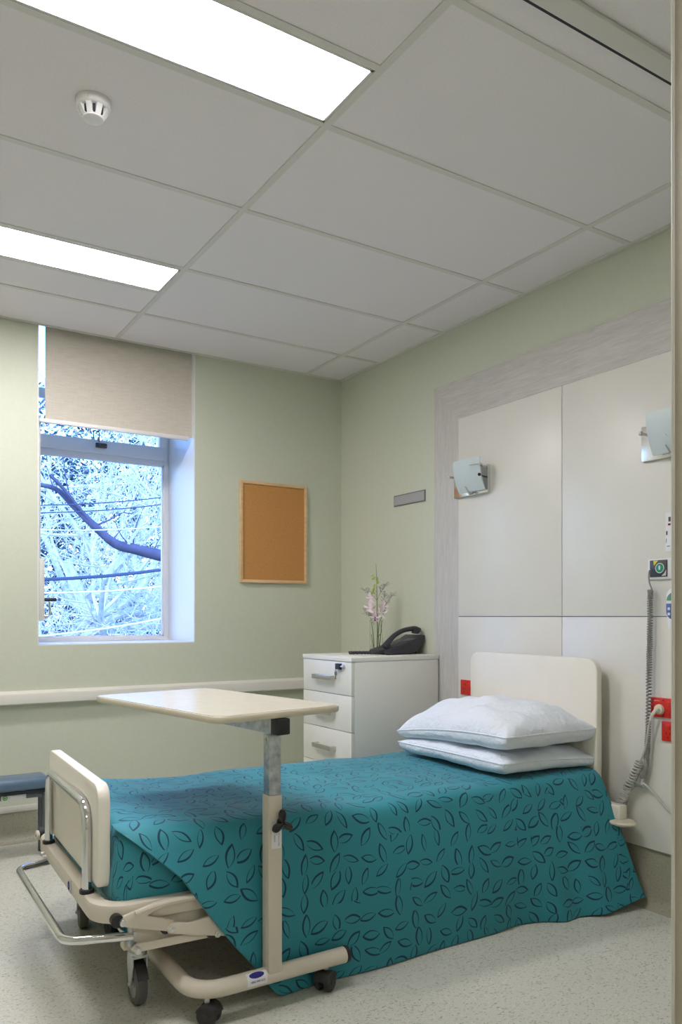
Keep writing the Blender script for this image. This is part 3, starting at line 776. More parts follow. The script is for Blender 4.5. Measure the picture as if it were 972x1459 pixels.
def drop_pt(s, t, side=-1):
    y, dz = drop_prof(t); q = min(1, max(0, -dz)/.527)
    xs = x0_of(-dz) if side < 0 else -1.9+.0*t
    xe = -.030+.085*q**1.1
    x = xs+(xe-xs)*s
    f = min(1, max(0, (x+.55)/.55)); f = f*f*(3-2*f)
    y += .043*q**3*min(1, max(0, (x+1.53)/1.3))*(1-f)
    y -= .036*min(1, q/.25)*(1-.6*q)*min(1, max(0, (-1.2-x)/.4))
    y -= .075*f*q**1.15
    # soft hanging folds
    amp = q**1.2
    y += amp*(.007*math.sin(6.5*x+ph[7])+.004*math.sin(15*x+ph[8]+1.5*q))
    g1 = (x+.33+.16*(1-q))/.055; g2 = (x+.15+.09*(1-q))/.045; g3 = (x+.62+.10*(1-q))/.08
    y -= amp*(.020*math.exp(-g1*g1)+.014*math.exp(-g2*g2)+.010*math.exp(-g3*g3)) - amp*.014*math.exp(-((x+.235+.12*(1-q))/.05)**2)
    z = ztop(x if x < -.03 else -.03, -.34)+dz + (.0 if q < .2 else 0)
    z = z + .040*q**4*min(1, max(0, (x+.28)/.3))**1.5
    if q > .9: z = max(z, .004)
    return Vector((x, y if side < 0 else -y, z))
sprd = MB()
NB_U, NB_V = 120, 70
sprd.grid(lambda u, v: BM @ body(u, v), NB_U, NB_V, lambda u, v: (bx0-dd_+(bx1-bx0+2*dd_)*u, -by-dd_+(2*by+2*dd_)*v))
def duv(s, t): 
    p = drop_pt(s, t); return (p.x, -.335-t*.60)
cols_ = [(-4, .10, .026), (-3, .05, .022), (-2, .006, .016), (-1, -.004, .007)]
ND = 110
def dropg(u, v):
    i = round(u*(ND+4))-4
    if i < 0:
        e_ = [c for c in cols_ if c[0] == i][0]; p = drop_pt(0, v); k = min(1, v/.25)
        return BM @ (p+Vector((e_[1]*k, e_[2]*k, 0)))
    return BM @ drop_pt(i/ND, v)
def dropuv(u, v):
    i = round(u*(ND+4))-4
    if i < 0: a_ = duv(0, v); return (a_[0]+.02*i, a_[1])
    return duv(i/ND, v)
sprd.grid(dropg, ND+4, 48, dropuv)
FT = lambda v: .17+.83*v
sprd.grid(lambda u, v: BM @ (drop_pt(u, FT(v), 1)+Vector((0, -.004 if v == 0 else .004, 0))), 60, 30, lambda u, v: (drop_pt(u, FT(v), 1).x, .335+FT(v)*.6))
setp(sprd.build('bedspread', 'cover', ang=70), 'teal bedspread with dark leaf outlines hanging over the bed side', 'bedspread')

# ------------------------------------------------------------------ pillows
def pillow(c, hx_, hy, top, bot, drp, seed, rz, tilt, label):
    r = random.Random(seed); q = [r.uniform(0, 6.28) for _ in range(8)]
    def outline(a, b):
        e1 = 1-.030*(1-b*b)*1.0; e2 = 1-.030*(1-a*a)
        k = 1-.02*(abs(a*b))**6
        return Vector((hx_*a*e1*k, hy*b*e2*k, 0))
    def wr(a, b):
        edge = (1-a*a)*(1-b*b)
        return edge**.5*(.006*math.sin(5*a+4*b+q[0])+.005*math.sin(9*b-3*a+q[1])+.003*math.sin(15*a+6*b+q[2])) + .004*math.sin(16*b+q[3])*abs(a)**3*(1-abs(a))*4 + .004*math.sin(13*a+q[4])*abs(b)**3*(1-abs(b))*4 \
            + edge**.4*(.003*math.exp(-((b-.22)/.02)**2)-.002*math.exp(-((b-.26)/.02)**2)+.0025*math.exp(-((b+.42)/.02)**2)+.002*math.exp(-((a+.1)/.03)**2))
    m = MB()
    T = Matrix.Translation(c) @ Matrix.Rotation(rz, 4, 'Z') @ Matrix.Rotation(tilt, 4, 'Y')
    def droop(a, b):
        s = 0
        for (ca_, cb_), d_ in drp.items(): s += d_*max(0, (1+a*ca_)/2)**2.2*max(0, (1+b*cb_)/2)**2.2
        return s
    def ft(u, v):
        a = -math.cos(PI*u); b = -math.cos(PI*v)
        p = outline(a, b); h = top*((1-abs(a)**2.7)*(1-abs(b)**2.7))**.52
        return T @ (p+Vector((0, 0, (h+wr(a, b)*2.0*(h/top)**.5 if h > 0 else 0)-droop(a, b))))
    def fb(u, v):
        a = -math.cos(PI*u); b = -math.cos(PI*v)
        p = outline(a, b); h = bot*((1-abs(a)**16)*(1-abs(b)**16))**.6
        return T @ (p*(1+.022*math.sin(PI*min(1, h/bot))*(abs(a)**6+abs(b)**6 > .3)-.0*(h/bot))+Vector((0, 0, -h*(1-6*min(.1, droop(a, b)))+wr(b, a)*.6*(h/bot)-droop(a, b))))
    N = 44
    m.grid(ft, N, N); m.grid(fb, N, N)
    bmesh.ops.recalc_face_normals(m.bm, faces=m.bm.faces)
    def outl(a, b): return outline(a, b)-Vector((0, 0, droop(a, b)))
    ed = []
    for i in range(0, 41): ed.append(outl(-1+i/20, -1))
    for i in range(1, 41): ed.append(outl(1, -1+i/20))
    for i in range(1, 41): ed.append(outl(1-i/20, 1))
    for i in range(1, 40): ed.append(outl(-1, 1-i/20))
    o = m.build('pillow', 'linen', ang=60, weld=True)
    pp = MB().tube([T @ p for p in ed], .0042, 6, closed=True).build('piping', 'linen', o)
    return setp(o, label, 'pillow', 'white pillows on the bed')
pillow((-.340, -1.785, .594), .272, .348, .056, .050, {(1, -1): .026, (-1, 1): .004}, 5, -.01, .0, 'lower white pillow of the two, lying flat on the teal bedspread')
pillow((-.352, -1.785, .697), .258, .358, .112, .060, {(-1, 1): .058, (1, 1): .03}, 9, -.005, -.0, 'upper white pillow stacked on the other against the headboard')

# ================================================================== OVERBED TABLE
ot = thing('overbed_table', 'cream overbed table on a beige castor base standing over the foot of the bed', 'overbed table', (-1.66, -2.24, 0))
bt_ = MB().tube(fillet([(-1.405, -2.24, .096), (-1.905, -2.24, .096), (-1.905, -1.42, .096)], .10, 10), .025, 18).build('base_tube', 'beige', ot)
MB().cyl((-1.408, -2.24, .096), (-1.394, -2.24, .096), .0265, bev=.003).build('tube_cap', 'black', bt_)
MB().cyl((-1.905, -1.425, .096), (-1.905, -1.41, .096), .0265, bev=.003).build('tube_cap', 'black', bt_)
st = MB().box((-1.7005, -2.2675, .074), (-1.6995, -2.2665, .076))
k = MB()   # sticker wrapped on the tube
def stick(u, v):
    a = -.35+1.55*v; x = -1.752+.064*u
    return (x, -2.24-.0258*math.cos(a), .096+.0258*math.sin(a))
k.grid(stick, 4, 10)
sk = k.build('phone_label', 'label', bt_); sk['label'] = 'white sticker with a blue oval and a number'
k = MB(); a = .12
k.text('1800 944 512', .0085, Matrix.Translation((-1.72, -2.24-.0264*math.cos(a), .096+.0264*math.sin(a))) @ Matrix.Rotation(PI/2-a, 4, 'X'), .0002)
def oval(u, v):
    ang = 2*PI*u; rx, rz_ = .024*v, .36*v; x = -1.72+rx*math.cos(ang); a = .82+rz_*math.sin(ang)
    return (x, -2.24-.0263*math.cos(a), .096+.0263*math.sin(a))
k.grid(oval, 24, 3); k.build('sticker_print', 'navy_ink', sk)
def small_castor(x, y, rot):
    R_ = Matrix.Translation((x, y, 0)) @ Matrix.Rotation(rot, 4, 'Z')
    q = MB(); q.lathe([(0, -.010), (.0245, -.010), (.029, -.007), (.031, 0), (.029, .007), (.0245, .010), (0, .010)], (0, -.016, .031), 28, axis='Y')
    q.lathe([(0, -.010), (.0245, -.010), (.029, -.007), (.031, 0), (.029, .007), (.0245, .010), (0, .010)], (0, .016, .031), 28, axis='Y')
    q.prism([(p[0], p[2]) for p in arc((0, .031), .0325, .1*PI, .95*PI, 10, 'XZ')]+[(p[0], p[2]) for p in arc((0, .031), .020, .95*PI, .1*PI, 10, 'XZ')], -.026, .026, 'Y')
    q.cyl((0, -.028, .031), (0, .028, .031), .01, seg=12)
    bmesh.ops.transform(q.bm, matrix=R_, verts=q.bm.verts); o = q.build('castor', 'rubber', ot)
    q = MB(); q.cyl((.006, 0, .055), (.006, 0, .080), .008, seg=12); bmesh.ops.transform(q.bm, matrix=R_, verts=q.bm.verts); q.build('castor_stem', 'zinc', o)
small_castor(-1.86, -2.238, 2.3); small_castor(-1.475, -2.238, .55); small_castor(-1.905, -1.46, 1.8)
po = MB().box((-1.6825, -2.2625, .098), (-1.6375, -2.2175, .632), .004).build('post', 'beige', ot)
MB().cyl((-1.66-.0228, -2.245, .118), (-1.66-.0262, -2.245, .118), .007, seg=12).build('post_bolt', 'zinc', po)
lb_ = MB().box((-1.674, -2.2633, .475), (-1.642, -2.2625, .558)).build('rating_label', 'label', po)
k = MB()
for x, txt, sz in ((-1.650, 'MAXIMUM LIFTING LOAD', .0062), (-1.657, '15', .006), (-1.664, 'EVENLY SPREAD', .0062)):
    k.text(txt, sz, Matrix.Translation((x, -2.2634, .517)) @ Matrix.Rotation(PI/2, 4, 'X') @ Matrix.Rotation(-PI/2, 4, 'Z'), .0001)
k.build('label_print', 'ink', lb_)
ip = MB().box((-1.6795, -2.2595, .60), (-1.6405, -2.2205, .822), .002).build('inner_post', 'galv', ot); ip['label'] = 'galvanised steel inner post'
MB().torus((-1.681, -2.246, .800), .009, .0025, 'X', 18, 6).build('split_ring', 'zinc', ip)
# clamping knob with three lobes on the near face
kn = MB(); kc = Vector((-1.648, -2.283, .553))
kn.cyl(kc+Vector((0, .022, 0)), kc+Vector((0, .008, 0)), .009, seg=14)
P = []
for i in range(48):
    t_ = 2*PI*i/48; P.append((kc.x+(.0205+.0155*math.cos(3*(t_-PI/2)))*math.cos(t_), kc.z+(.0205+.0155*math.cos(3*(t_-PI/2)))*math.sin(t_)*1.12))
kn.prism(P, kc.y-.008, kc.y+.009, 'Y', .004); kn.build('clamp_knob', 'black', ot)
# arm under the top, turned a little with the top
TR_ = .115; RT = Matrix.Translation((-1.66, -2.24, 0)) @ Matrix.Rotation(TR_, 4, 'Z')
def tbuild(mb, *a_): bmesh.ops.transform(mb.bm, matrix=RT, verts=mb.bm.verts); return mb.build(*a_)
tbuild(MB().box((-.022, -.035, .815), (.022, .34, .861), .003), 'arm', 'galv', ot)
tbuild(MB().box((-.023, -.062, .814), (.023, -.024, .862), .004), 'arm_cap', 'black', ot)
# tabletop placed by its own corner points
ctr = Vector((-1.7124, -1.9061, 0))
TT = Matrix.Translation(ctr) @ Matrix.Rotation(.1627, 4, 'Z')
hw, hl = .230, .396
def ttop(z0, z1, m_, nm, par, ins=0, bev=.003):
    q = MB().prism(rrect(-hw+ins, hw-ins, -hl+ins, hl-ins, .035, .035), z0, z1, 'Z', bev)
    bmesh.ops.transform(q.bm, matrix=TT, verts=q.bm.verts); return q.build(nm, m_, par)
tt = ttop(.8635, .8845, 'table_edge', 'tabletop', ot, 0, .006)
ttop(.8838, .8852, 'tabletop', 'tabletop_surface', tt, .004, 0)
# ================================================================== BEDSIDE CABINET
cab = thing('bedside_cabinet', 'white four-drawer bedside cabinet in the corner holding the phone and vase', 'bedside cabinet', (-.3, -.77, 0))
CX0, CY0, CY1 = -.58, -.522, -1.014
k = MB(); k.box((-.5615, CY1, .04), (-.022, CY1+.018, .929), .001); k.box((-.5615, CY0-.018, .04), (-.022, CY0, .929), .001); k.box((-.5615, CY1+.018, .04), (-.022, CY0-.018, .06)); k.box((-.04, CY1+.018, .06), (-.022, CY0-.018, .929))
k.box((-.55, CY1+.02, 0), (-.03, CY0-.02, .04)); k.build('carcass', 'cabinet', cab)
MB().box((CX0-.003, CY1-.002, .9305), (-.018, CY0+.002, .953), .0015).build('top_panel', 'cabinet', cab)
for i, (z0, z1) in enumerate(((.7595, .928), (.5745, .7565), (.3855, .5715), (.07, .3825))):
    d = MB().box((CX0, CY1+.002, z0), (-.562, CY0-.002, z1), .001).build('drawer', 'cabinet', cab)
    hz = (.842, .659, .475, .29)[i]
    h = MB(); h.box((-.612, -.862, hz-.012), (-.603, -.668, hz+.012), .0015)
    for y in (-.862, -.690): h.box((-.606, y, hz-.012), (CX0, y+.022, hz+.012), .001)
    h.build('handle', 'steel', d)
    if i == 0:
        q = MB(); q.box((-.596, -.925, .889), (CX0, -.880, .919), .002); lk = q.build('lock', 'black', d)
        q = MB(); q.cyl((CX0, -.944, .905), (-.592, -.944, .905), .011, seg=18, bev=.002); q.cyl((-.592, -.93, .905), (-.592, -.955, .905), .004, seg=8); q.build('lock_barrel', 'steel', d)
        q = MB(); q.torus((-.600, -.895, .880), .008, .0013, 'X', 16, 5); q.cyl((-.599, -.896, .868), (-.602, -.896, .868), .012, seg=18, bev=.0008); q.box((-.602, -.899, .838), (-.5995, -.893, .858), .0004); q.box((-.602, -.893, .840), (-.5995, -.889, .845))
        q.build('key', 'dull_steel', d)

# ------------------------------------------------------------------ desk phone
pz = .953
tp = thing('desk_phone', 'black corded desk phone on the white bedside cabinet', 'telephone', (-.15, -.80, pz))
y0, y1 = -.885, -.715
b_ = MB(); b_.prism([(-.272, pz+.010), (-.266, pz+.004), (-.105, pz+.004), (-.055, pz+.020), (-.030, pz+.046), (-.012, pz+.080), (-.010, pz+.104), (-.020, pz+.106), (-.060, pz+.082), (-.262, pz+.026), (-.272, pz+.020)], y0, y1, 'Y', .003)
bo = b_.build('phone_body', 'phone', tp)
for y in (y0+.012, y1-.028): MB().prism([(-.075, pz+.035), (-.052, pz+.035), (-.026, pz+.002), (-.034, pz), (-.052, pz), (-.058, pz+.010)], y, y+.016, 'Y', .002).build('foot_stand', 'phone', tp)
for y in (y0+.02, y1-.03): MB().box((-.255, y, pz), (-.235, y+.012, pz+.006)).build('foot', 'phone', tp)
sl = math.atan2(.056, .202)
k = MB()
for i in range(5):
    for j in range(4):
        x = -.235+i*.026; z = pz+.026+(x+.262)*math.tan(sl)
        q = MB(); q.box((-.008, -.006, -.002), (.008, .006, .004), .0015)
        bmesh.ops.transform(q.bm, matrix=Matrix.Translation((x, y0+.018+j*.018, z)) @ Matrix.Rotation(-sl, 4, 'Y'), verts=q.bm.verts); k._merge(q.bm)
k.build('keypad', 'phone_dark', bo)
q = MB(); q.box((-.028, -.034, 0), (.028, .034, .004), .001); bmesh.ops.transform(q.bm, matrix=Matrix.Translation((-.085, y0+.048, pz+.026+(.177)*math.tan(sl))) @ Matrix.Rotation(-sl, 4, 'Y'), verts=q.bm.verts); q.build('display', 'phone_dark', bo)
hs = MB(); hy = y0+.040
path = spline([(-.258, hy, pz+.040), (-.235, hy, pz+.066), (-.19, hy, pz+.104), (-.14, hy, pz+.128), (-.09, hy, pz+.138), (-.05, hy, pz+.139), (-.026, hy, pz+.128)], 5)
n = len(path); hs.tube(path, [.013+.0075*(abs(i/(n-1)-.5)*2)**2.5 for i in range(n)], 12)
hs.cyl((-.246, hy, pz+.054), (-.232, hy, pz+.036), .024, .021, 20, .004); hs.cyl((-.045, hy, pz+.136), (-.048, hy, pz+.112), .024, .021, 20, .004)
hs.build('handset', 'phone', tp)['label'] = 'black curved handset'
c = MB(); base = spline([(-.262, y0+.03, pz+.022), (-.285, y0+.035, pz+.020), (-.31, y0+.05, pz+.013), (-.36, y0+.08, pz+.0125), (-.44, y0+.11, pz+.0125)], 30)
pts = [p+Vector((.002*math.cos(i*.9), .0065*math.cos(i*.9), .0065*math.sin(i*.9))) for i, p in enumerate(base)]
c.tube(pts, .0040, 6); c.tube(base, .0080, 8); c.build('handset_cord', 'phone', tp)

# ------------------------------------------------------------------ vase and flowers
vx, vy, vz = -.165, -.635, .953
va = thing('glass_vase', 'clear glass cylinder vase with water on the bedside cabinet', 'vase', (vx, vy, vz))
R0, H0 = .038, .190
MB().lathe([(0, 0), (R0, 0), (R0+.0005, .004), (R0, H0), (R0-.0025, H0), (R0-.003, .006), (0, .006)], (vx, vy, vz), 36).build('vessel', 'vase_glass', va)
MB().lathe([(0, .007), (R0-.0035, .007), (R0-.0033, .045), (0, .045)], (vx, vy, vz), 32).build('water', 'water', va)
fl = thing('flower_spray', 'pink orchid stem with dry filler sprigs standing in the glass vase', 'flowers', (vx, vy, vz+.008))
rv = Vector((math.cos(TH), -math.sin(TH), 0)); fv = Vector((math.sin(TH), math.cos(TH), 0))
def F(r, d, z): return Vector((vx, vy, vz))+rv*r+fv*d+Vector((0, 0, z))
main = spline([F(.004, 0, .010), F(.006, 0, .12), F(.004, 0, .25), F(.003, 0, .36), F(.001, .003, .43), F(-.002, .005, .510)], 8)
st_ = MB(); st_.tube(main, [.0032-.0022*i/len(main) for i in range(len(main))], 8)
for a_, b_, c_ in ((F(-.012, 0, .03), F(-.018, 0, .10), F(-.03, .01, .19)), (F(.012, .01, .012), F(.025, 0, .10), F(.03, -.01, .185)), (F(-.004, 0, .012), F(-.022, -.005, .06), F(-.028, -.005, .105)), (F(.004, 0, .09), F(.028, 0, .115), F(.026, 0, .16)), (F(.016, 0, .02), F(.014, .01, .15), F(.055, .01, .26))):
    st_.tube(spline([a_, b_, c_], 8), .002, 6)
st_.build('stem', 'stem', fl)
def petal(mb, c, d, L, W, curl=.3):
    d = d.normalized(); s = d.cross(Vector((0, 0, 1)))
    s = s.normalized() if s.length > .1 else Vector((1, 0, 0)); n_ = s.cross(d)
    def fn(u, v):
        t = u; w_ = W*math.sin(PI*min(1, t*.94+.03))**.7*(v-.5)
        return c+d*(L*t)+s*w_*1.0+n_*(curl*L*t*t-1.6*w_*w_/W)
    mb.grid(fn, 6, 6)
fr_ = random.Random(4)
def bloom(c, face, R, matp, matl):
    face = face.normalized(); u = face.cross(Vector((0, 0, 1))).normalized(); v = u.cross(face)
    b = MB()
    for k in range(5):
        a = PI/2+2*PI*k/5+fr_.uniform(-.15, .15)
        petal(b, c, u*math.cos(a)+v*math.sin(a)+face*.3, 1.25*R*fr_.uniform(.9, 1.15), R*.75, fr_.uniform(-.1, .3))
    o = b.build('blossom', matp, fl, ang=80)
    l = MB(); petal(l, c, face*.9-v*.6, R*.75, R*.55, -.35); l.sphere(c+face*R*.2, R*.16, seg=8); l.build('lip', matl, o, ang=80)
tc = -fv
bloom(F(-.030, -.012, .315), tc+rv*-.5+Vector((0, 0, -.2)), .030, 'petal', 'petal_pale')
bloom(F(-.034, -.010, .258), tc+rv*-.7, .034, 'petal', 'petal_pale')
bloom(F(-.008, -.020, .205), tc+rv*-.1+Vector((0, 0, -.5)), .030, 'petal', 'petal_deep')
bloom(F(.028, -.012, .228), tc+rv*.4+Vector((0, 0, -.1)), .034, 'petal_pale', 'petal')
bloom(F(.038, .002, .262), tc+rv*.8+Vector((0, 0, .2)), .028, 'petal', 'petal_pale')
bu = MB()
for r_, d_, z_, s_, tl in ((-.016, 0, .365, .011, .5), (-.024, -.004, .345, .012, .9), (-.018, 0, .425, .010, .9), (-.024, 0, .442, .007, .5), (.008, 0, .405, .010, -.3), (.006, .004, .425, .008, -.4), (-.010, 0, .385, .008, .6)):
    bu.sphere(F(r_, d_, z_), s_, .6, .6, 1.2, 10, Matrix.Rotation(tl, 4, 'Y'))
    bu.tube([F(r_, d_, z_), F(.002, 0, z_-.016)], .0014, 5)
bu.build('bud', 'bud', fl)
fi = MB(); fb = MB()
def sprig(a_, b_, n_, sp):
    fi.tube(spline([a_, a_.lerp(b_, .5)+Vector((0, 0, .012)), b_], 6), .0012, 5)
    for i in range(n_):
        t_ = fr_.uniform(.45, 1.05); p = a_.lerp(b_, t_)+Vector((0, 0, .01)); q = p+Vector((fr_.gauss(0, sp), fr_.gauss(0, sp), abs(fr_.gauss(0, sp))+.004))
        fi.tube([p, q], .0007, 4); fb.sphere(q, .0028*fr_.uniform(.7, 1.3), seg=6)
sprig(F(-.012, 0, .16), F(-.070, .0, .235), 26, .011); sprig(F(.002, 0, .30), F(-.066, .01, .345), 24, .011); sprig(F(.004, 0, .30), F(.046, 0, .37), 26, .013)
sprig(F(.02, 0, .21), F(.085, .01, .315), 26, .013); sprig(F(.03, .01, .25), F(.05, .01, .325), 16, .012); sprig(F(-.01, 0, .18), F(-.04, 0, .215), 14, .012)
fo_ = fi.build('filler_sprig', 'filler', fl); fb.build('filler_floret', 'filler_fl', fo_)['kind'] = 'stuff'

# ================================================================== WALL LAMPS
def wall_lamp(label):
    cy = -1.288; t = thing('wall_lamp', label, 'wall lamp', (-.019, cy, 1.77), 0, 'frosted glass wall lamps on the bedhead panel')
    bp_ = MB().box((-.036, cy-.128, 1.778), (-.0195, cy+.128, 1.918), .002).build('back_plate', 'satin', t); bp_['label'] = 'polished steel back plate'
    gy = -1.330
    def gl(off):
        def fn(u, v):
            a, b = 2*u-1, 2*v-1
            bow = .013*(1-b*b)+.007*(1-a*a)
            ztop_ = 1.868+.080*b
            return (-.078-.020*b-bow-off, gy-.098*a*(1+.02*b), ztop_)
        return fn
    g = MB(); A_ = gl(0); B_ = gl(.005); N = 16
    g.grid(A_, N, N); g.grid(lambda u, v: B_(1-u, v), N, N)
    for e in (lambda u, v: tuple(Vector(A_(u, 0)).lerp(Vector(B_(u, 0)), v)), lambda u, v: tuple(Vector(A_(u, 1)).lerp(Vector(B_(u, 1)), 1-v)), lambda u, v: tuple(Vector(A_(0, u)).lerp(Vector(B_(0, u)), 1-v)), lambda u, v: tuple(Vector(A_(1, u)).lerp(Vector(B_(1, u)), v))): g.grid(e, N, 1)
    bmesh.ops.remove_doubles(g.bm, verts=g.bm.verts, dist=1e-5); bmesh.ops.recalc_face_normals(g.bm, faces=g.bm.faces)
    gs = g.build('glass_shade', 'frosted', t, ang=50); gs['label'] = 'curved frosted glass shade'
    MB().cyl((-.036, cy-.01, 1.85), (-.088, gy, 1.862), .03, .022, 20).build('lamp_holder', 'white_plastic', t)
    def clip(p, q, hook):
        m = MB(); m.tube(spline([p, Vector(p).lerp(Vector(q), .6)+Vector((0, 0, -.004)), q, hook], 6), [.005]*10+[.0045, .0045, .004, .004, .0035, .003, .003, .0025, .0025], 8); m.sphere(q, .0075, seg=10)
        m.build('clip', 'steel', t)
    clip((-.036, cy-.112, 1.905), (-.110, gy-.112, 1.905), (-.132, gy-.060, 1.905))
    clip((-.036, gy+.01, 1.79), (-.066, gy+.012, 1.778), (-.090, gy+.022, 1.815))
    m = MB(); m.tube([(-.036, cy+.10, 1.88), (-.112, gy+.112, 1.872)], .0055, 8); m.sphere((-.114, gy+.113, 1.872), .009, seg=12); m.build('clip', 'steel', t)
    m = MB(); m.tube([(-.036, cy-.10, 1.86), (-.112, gy-.108, 1.855)], .004, 8); m.sphere((-.112, gy-.108, 1.855), .008, seg=12); m.build('clip', 'black', t)
    return t
wl = wall_lamp('frosted glass wall lamp at the woodgrain edge of the panel, nearer the window')
w2 = copy_tree(wl); w2.location.y -= 1.146; XF[w2.name] = Matrix.Translation(w2.location)
w2['label'] = 'frosted glass wall lamp half cut off by the door jamb, above the call point'

# ================================================================== OUTLETS, CALL POINT, CABLES
def gpo(name, label, yc, zc, group='red power outlets'):
    t = thing(name, label, 'power outlet', (-.019, yc, zc-.0385), 0, group)
    MB().box((-.030, yc-.058, zc-.0385), (-.0192, yc+.058, zc+.0385), .003).build('face_plate', 'red', t)
    for s in (-1, 1):
        q = MB(); q.box((-.034, yc+s*.028-.010, zc+.010), (-.029, yc+s*.028+.010, zc+.026), .002); q.build('rocker_switch', 'red', t)
    for s in (-1, 1):
        q = MB()
        for (dy, dz, rt) in ((-.008, -.004, .5), (.008, -.004, -.5), (0, -.019, 0)):
            b = MB(); b.box((-.001, -.0012, -.005), (.001, .0012, .005)); bmesh.ops.transform(b.bm, matrix=Matrix.Translation((-.0302, yc+s*.028+dy, zc-.004+dz)) @ Matrix.Rotation(rt, 4, 'X'), verts=b.bm.verts); q._merge(b.bm)
        q.build('socket_slot', 'red_dark', t)
    for dz in (.03, -.03): MB().cyl((-.0295, yc, zc+dz), (-.0306, yc, zc+dz), .0035, seg=10).build('plate_screw', 'red_dark', t)
    return t
gpo('power_outlet', 'red power outlet half hidden behind the headboard beside the cabinet', -1.262, .795)
gp_ = gpo('power_outlet', 'red power outlet with a cream plug in it beside the door jamb', -2.402, .803)
MB().box((-.0306, -2.385, .822), (-.0298, -2.362, .830)).build('switch_label', 'label', gp_)
gpo('power_outlet', 'lower red power outlet under the one with the plug, beside the door jamb', -2.451, .713)
def plug():
    t = thing('power_cable', 'light grey coiled cable with a cream round plug, running down behind the bedspread', 'cable', (-.05, -2.39, .35))
    q = MB(); q.cyl((-.031, -2.388, .796), (-.045, -2.388, .796), .021, .019, 24, .003); q.cyl((-.045, -2.388, .796), (-.055, -2.386, .794), .012, .010, 16)
    q.tube([(-.052, -2.388, .796), (-.060, -2.374, .776), (-.060, -2.365, .752)], [.008, .007, .0045], 10); q.build('plug', 'cream_plug', t)
    c = MB(); c.tube(spline([(-.06, -2.366, .754), (-.058, -2.352, .70), (-.055, -2.340, .64), (-.055, -2.312, .575)], 8), .0042, 8); c.build('straight_lead', 'cord_light', t)
    c = MB(); L = spline([(-.055, -2.312, .580), (-.055, -2.285, .52), (-.055, -2.25, .455), (-.055, -2.200, .345), (-.05, -2.165, .29)], 60)
    n = len(L); d = (L[-1]-L[0]).normalized(); u = Vector((1, 0, 0)); v = d.cross(u)
    c.tube([L[i]+u*.0155*math.cos(i*2*PI*21/n)+v*.0155*math.sin(i*2*PI*21/n) for i in range(n)], .0040, 6); c.build('coil', 'cord_light', t)
plug()
cp = thing('nurse_call_point', 'white and charcoal nurse call point with a green button on the wall panel', 'call point', (-.019, -2.395, 1.305))
MB().box((-.030, -2.462, 1.306), (-.0192, -2.331, 1.389), .004).build('back_plate', 'white_plastic', cp)
MB().box((-.036, -2.421, 1.316), (-.029, -2.344, 1.382), .003).build('control_face', 'charcoal', cp)
q = MB(); q.cyl((-.0355, -2.391, 1.350), (-.039, -2.391, 1.350), .0165, seg=24, bev=.001); gb = q.build('call_button', 'green', cp); gb['label'] = 'round green button'
q = MB(); q.torus((-.0375, -2.391, 1.350), .0185, .0016, 'X', 28, 6); q.sphere((-.0395, -2.391, 1.356), .0035, .2, 1, 1, 8); q.prism([(-2.394, 1.343), (-2.388, 1.343), (-2.387, 1.354), (-2.395, 1.354)], -.0396, -.0385, 'X'); q.build('button_ring', 'label', gb)
MB().prism([(-2.362, 1.380), (-2.383, 1.380), (-2.364, 1.360)], -.0367, -.0355, 'X').build('yellow_mark', 'yellow', cp)
q = MB(); q.prism([(-2.419, 1.319), (-2.419, 1.342), (-2.411, 1.330), (-2.398, 1.319)], -.0367, -.0355, 'X'); q.build('grey_mark', 'clear_label', cp)
t = thing('call_cable', 'grey curly cable hanging straight down from the nurse call point', 'cable', (-.045, -2.35, .45))
MB().tube(spline([(-.037, -2.352, 1.345), (-.052, -2.354, 1.335), (-.055, -2.356, 1.30), (-.05, -2.366, 1.262), (-.046, -2.354, 1.262)], 8), .0032, 8).build('straight_lead', 'cord_grey', t)
L = spline([(-.045, -2.354, 1.265), (-.045, -2.352, 1.1), (-.045, -2.348, .93), (-.043, -2.342, .70), (-.043, -2.334, .58), (-.045, -2.318, .517)], 90)
n = len(L); turns = 92; MB().tube([p+Vector((.0095*math.cos(i*2*PI*turns/n), .0095*math.sin(i*2*PI*turns/n), 0)) for i, p in enumerate(L)], .0031, 5).build('coil', 'cord_grey', t)
q = MB(); q.cyl((-.045, -2.322, .525), (-.045, -2.310, .495), .007, .006, 12); q.box((-.052, -2.325, .478), (-.038, -2.287, .494), .003); q.cyl((-.045, -2.296, .486), (-.045, -2.282, .481), .008, seg=12); q.build('cord_clip', 'zinc', t)
MB().tube(spline([(-.045, -2.315, .50), (-.043, -2.345, .482), (-.04, -2.38, .452), (-.038, -2.43, .41), (-.038, -2.52, .36), (-.03, -2.60, .35)], 8), .0042, 8).build('tail_lead', 'cord_light', t)
hs = thing('call_handset', 'white handset with blue and green keys hanging beside the door jamb', 'handset', (-.019, -2.445, 1.09))
q = MB(); q.prism([(p[1], p[2]) for p in arc((-2.463, 1.235), .038, 0, PI, 12, 'YZ')]+[(p[1], p[2]) for p in arc((-2.463, 1.125), .030, PI, 2*PI, 12, 'YZ')], -.050, -.0195, 'X', .007); hb = q.build('handset_body', 'white_plastic', hs)
q = MB(); q.prism([(p[1], p[2]) for p in arc((-2.463, 1.222), .031, .0, PI, 14, 'YZ')], -.053, -.049, 'X', .001); q.build('green_keypad', 'green_dim', hb)
q = MB(); q.prism([(-2.430, 1.21), (-2.496, 1.21)]+[(p[1], p[2]) for p in arc((-2.463, 1.18), .032, PI, 2*PI, 14, 'YZ')], -.053, -.049, 'X', .001); q.build('blue_keypad', 'blue_key', hb)
q = MB()
for s in range(2): q.box((-.0545, -2.448, 1.185-.02*s), (-.0525, -2.438, 1.195-.02*s), .0008)
q.build('key', 'label', hb)
nt_ = thing('paper_notice', 'white paper notice with small coloured marks cut off by the door jamb', 'notice', (-.0192, -2.48, 1.40))
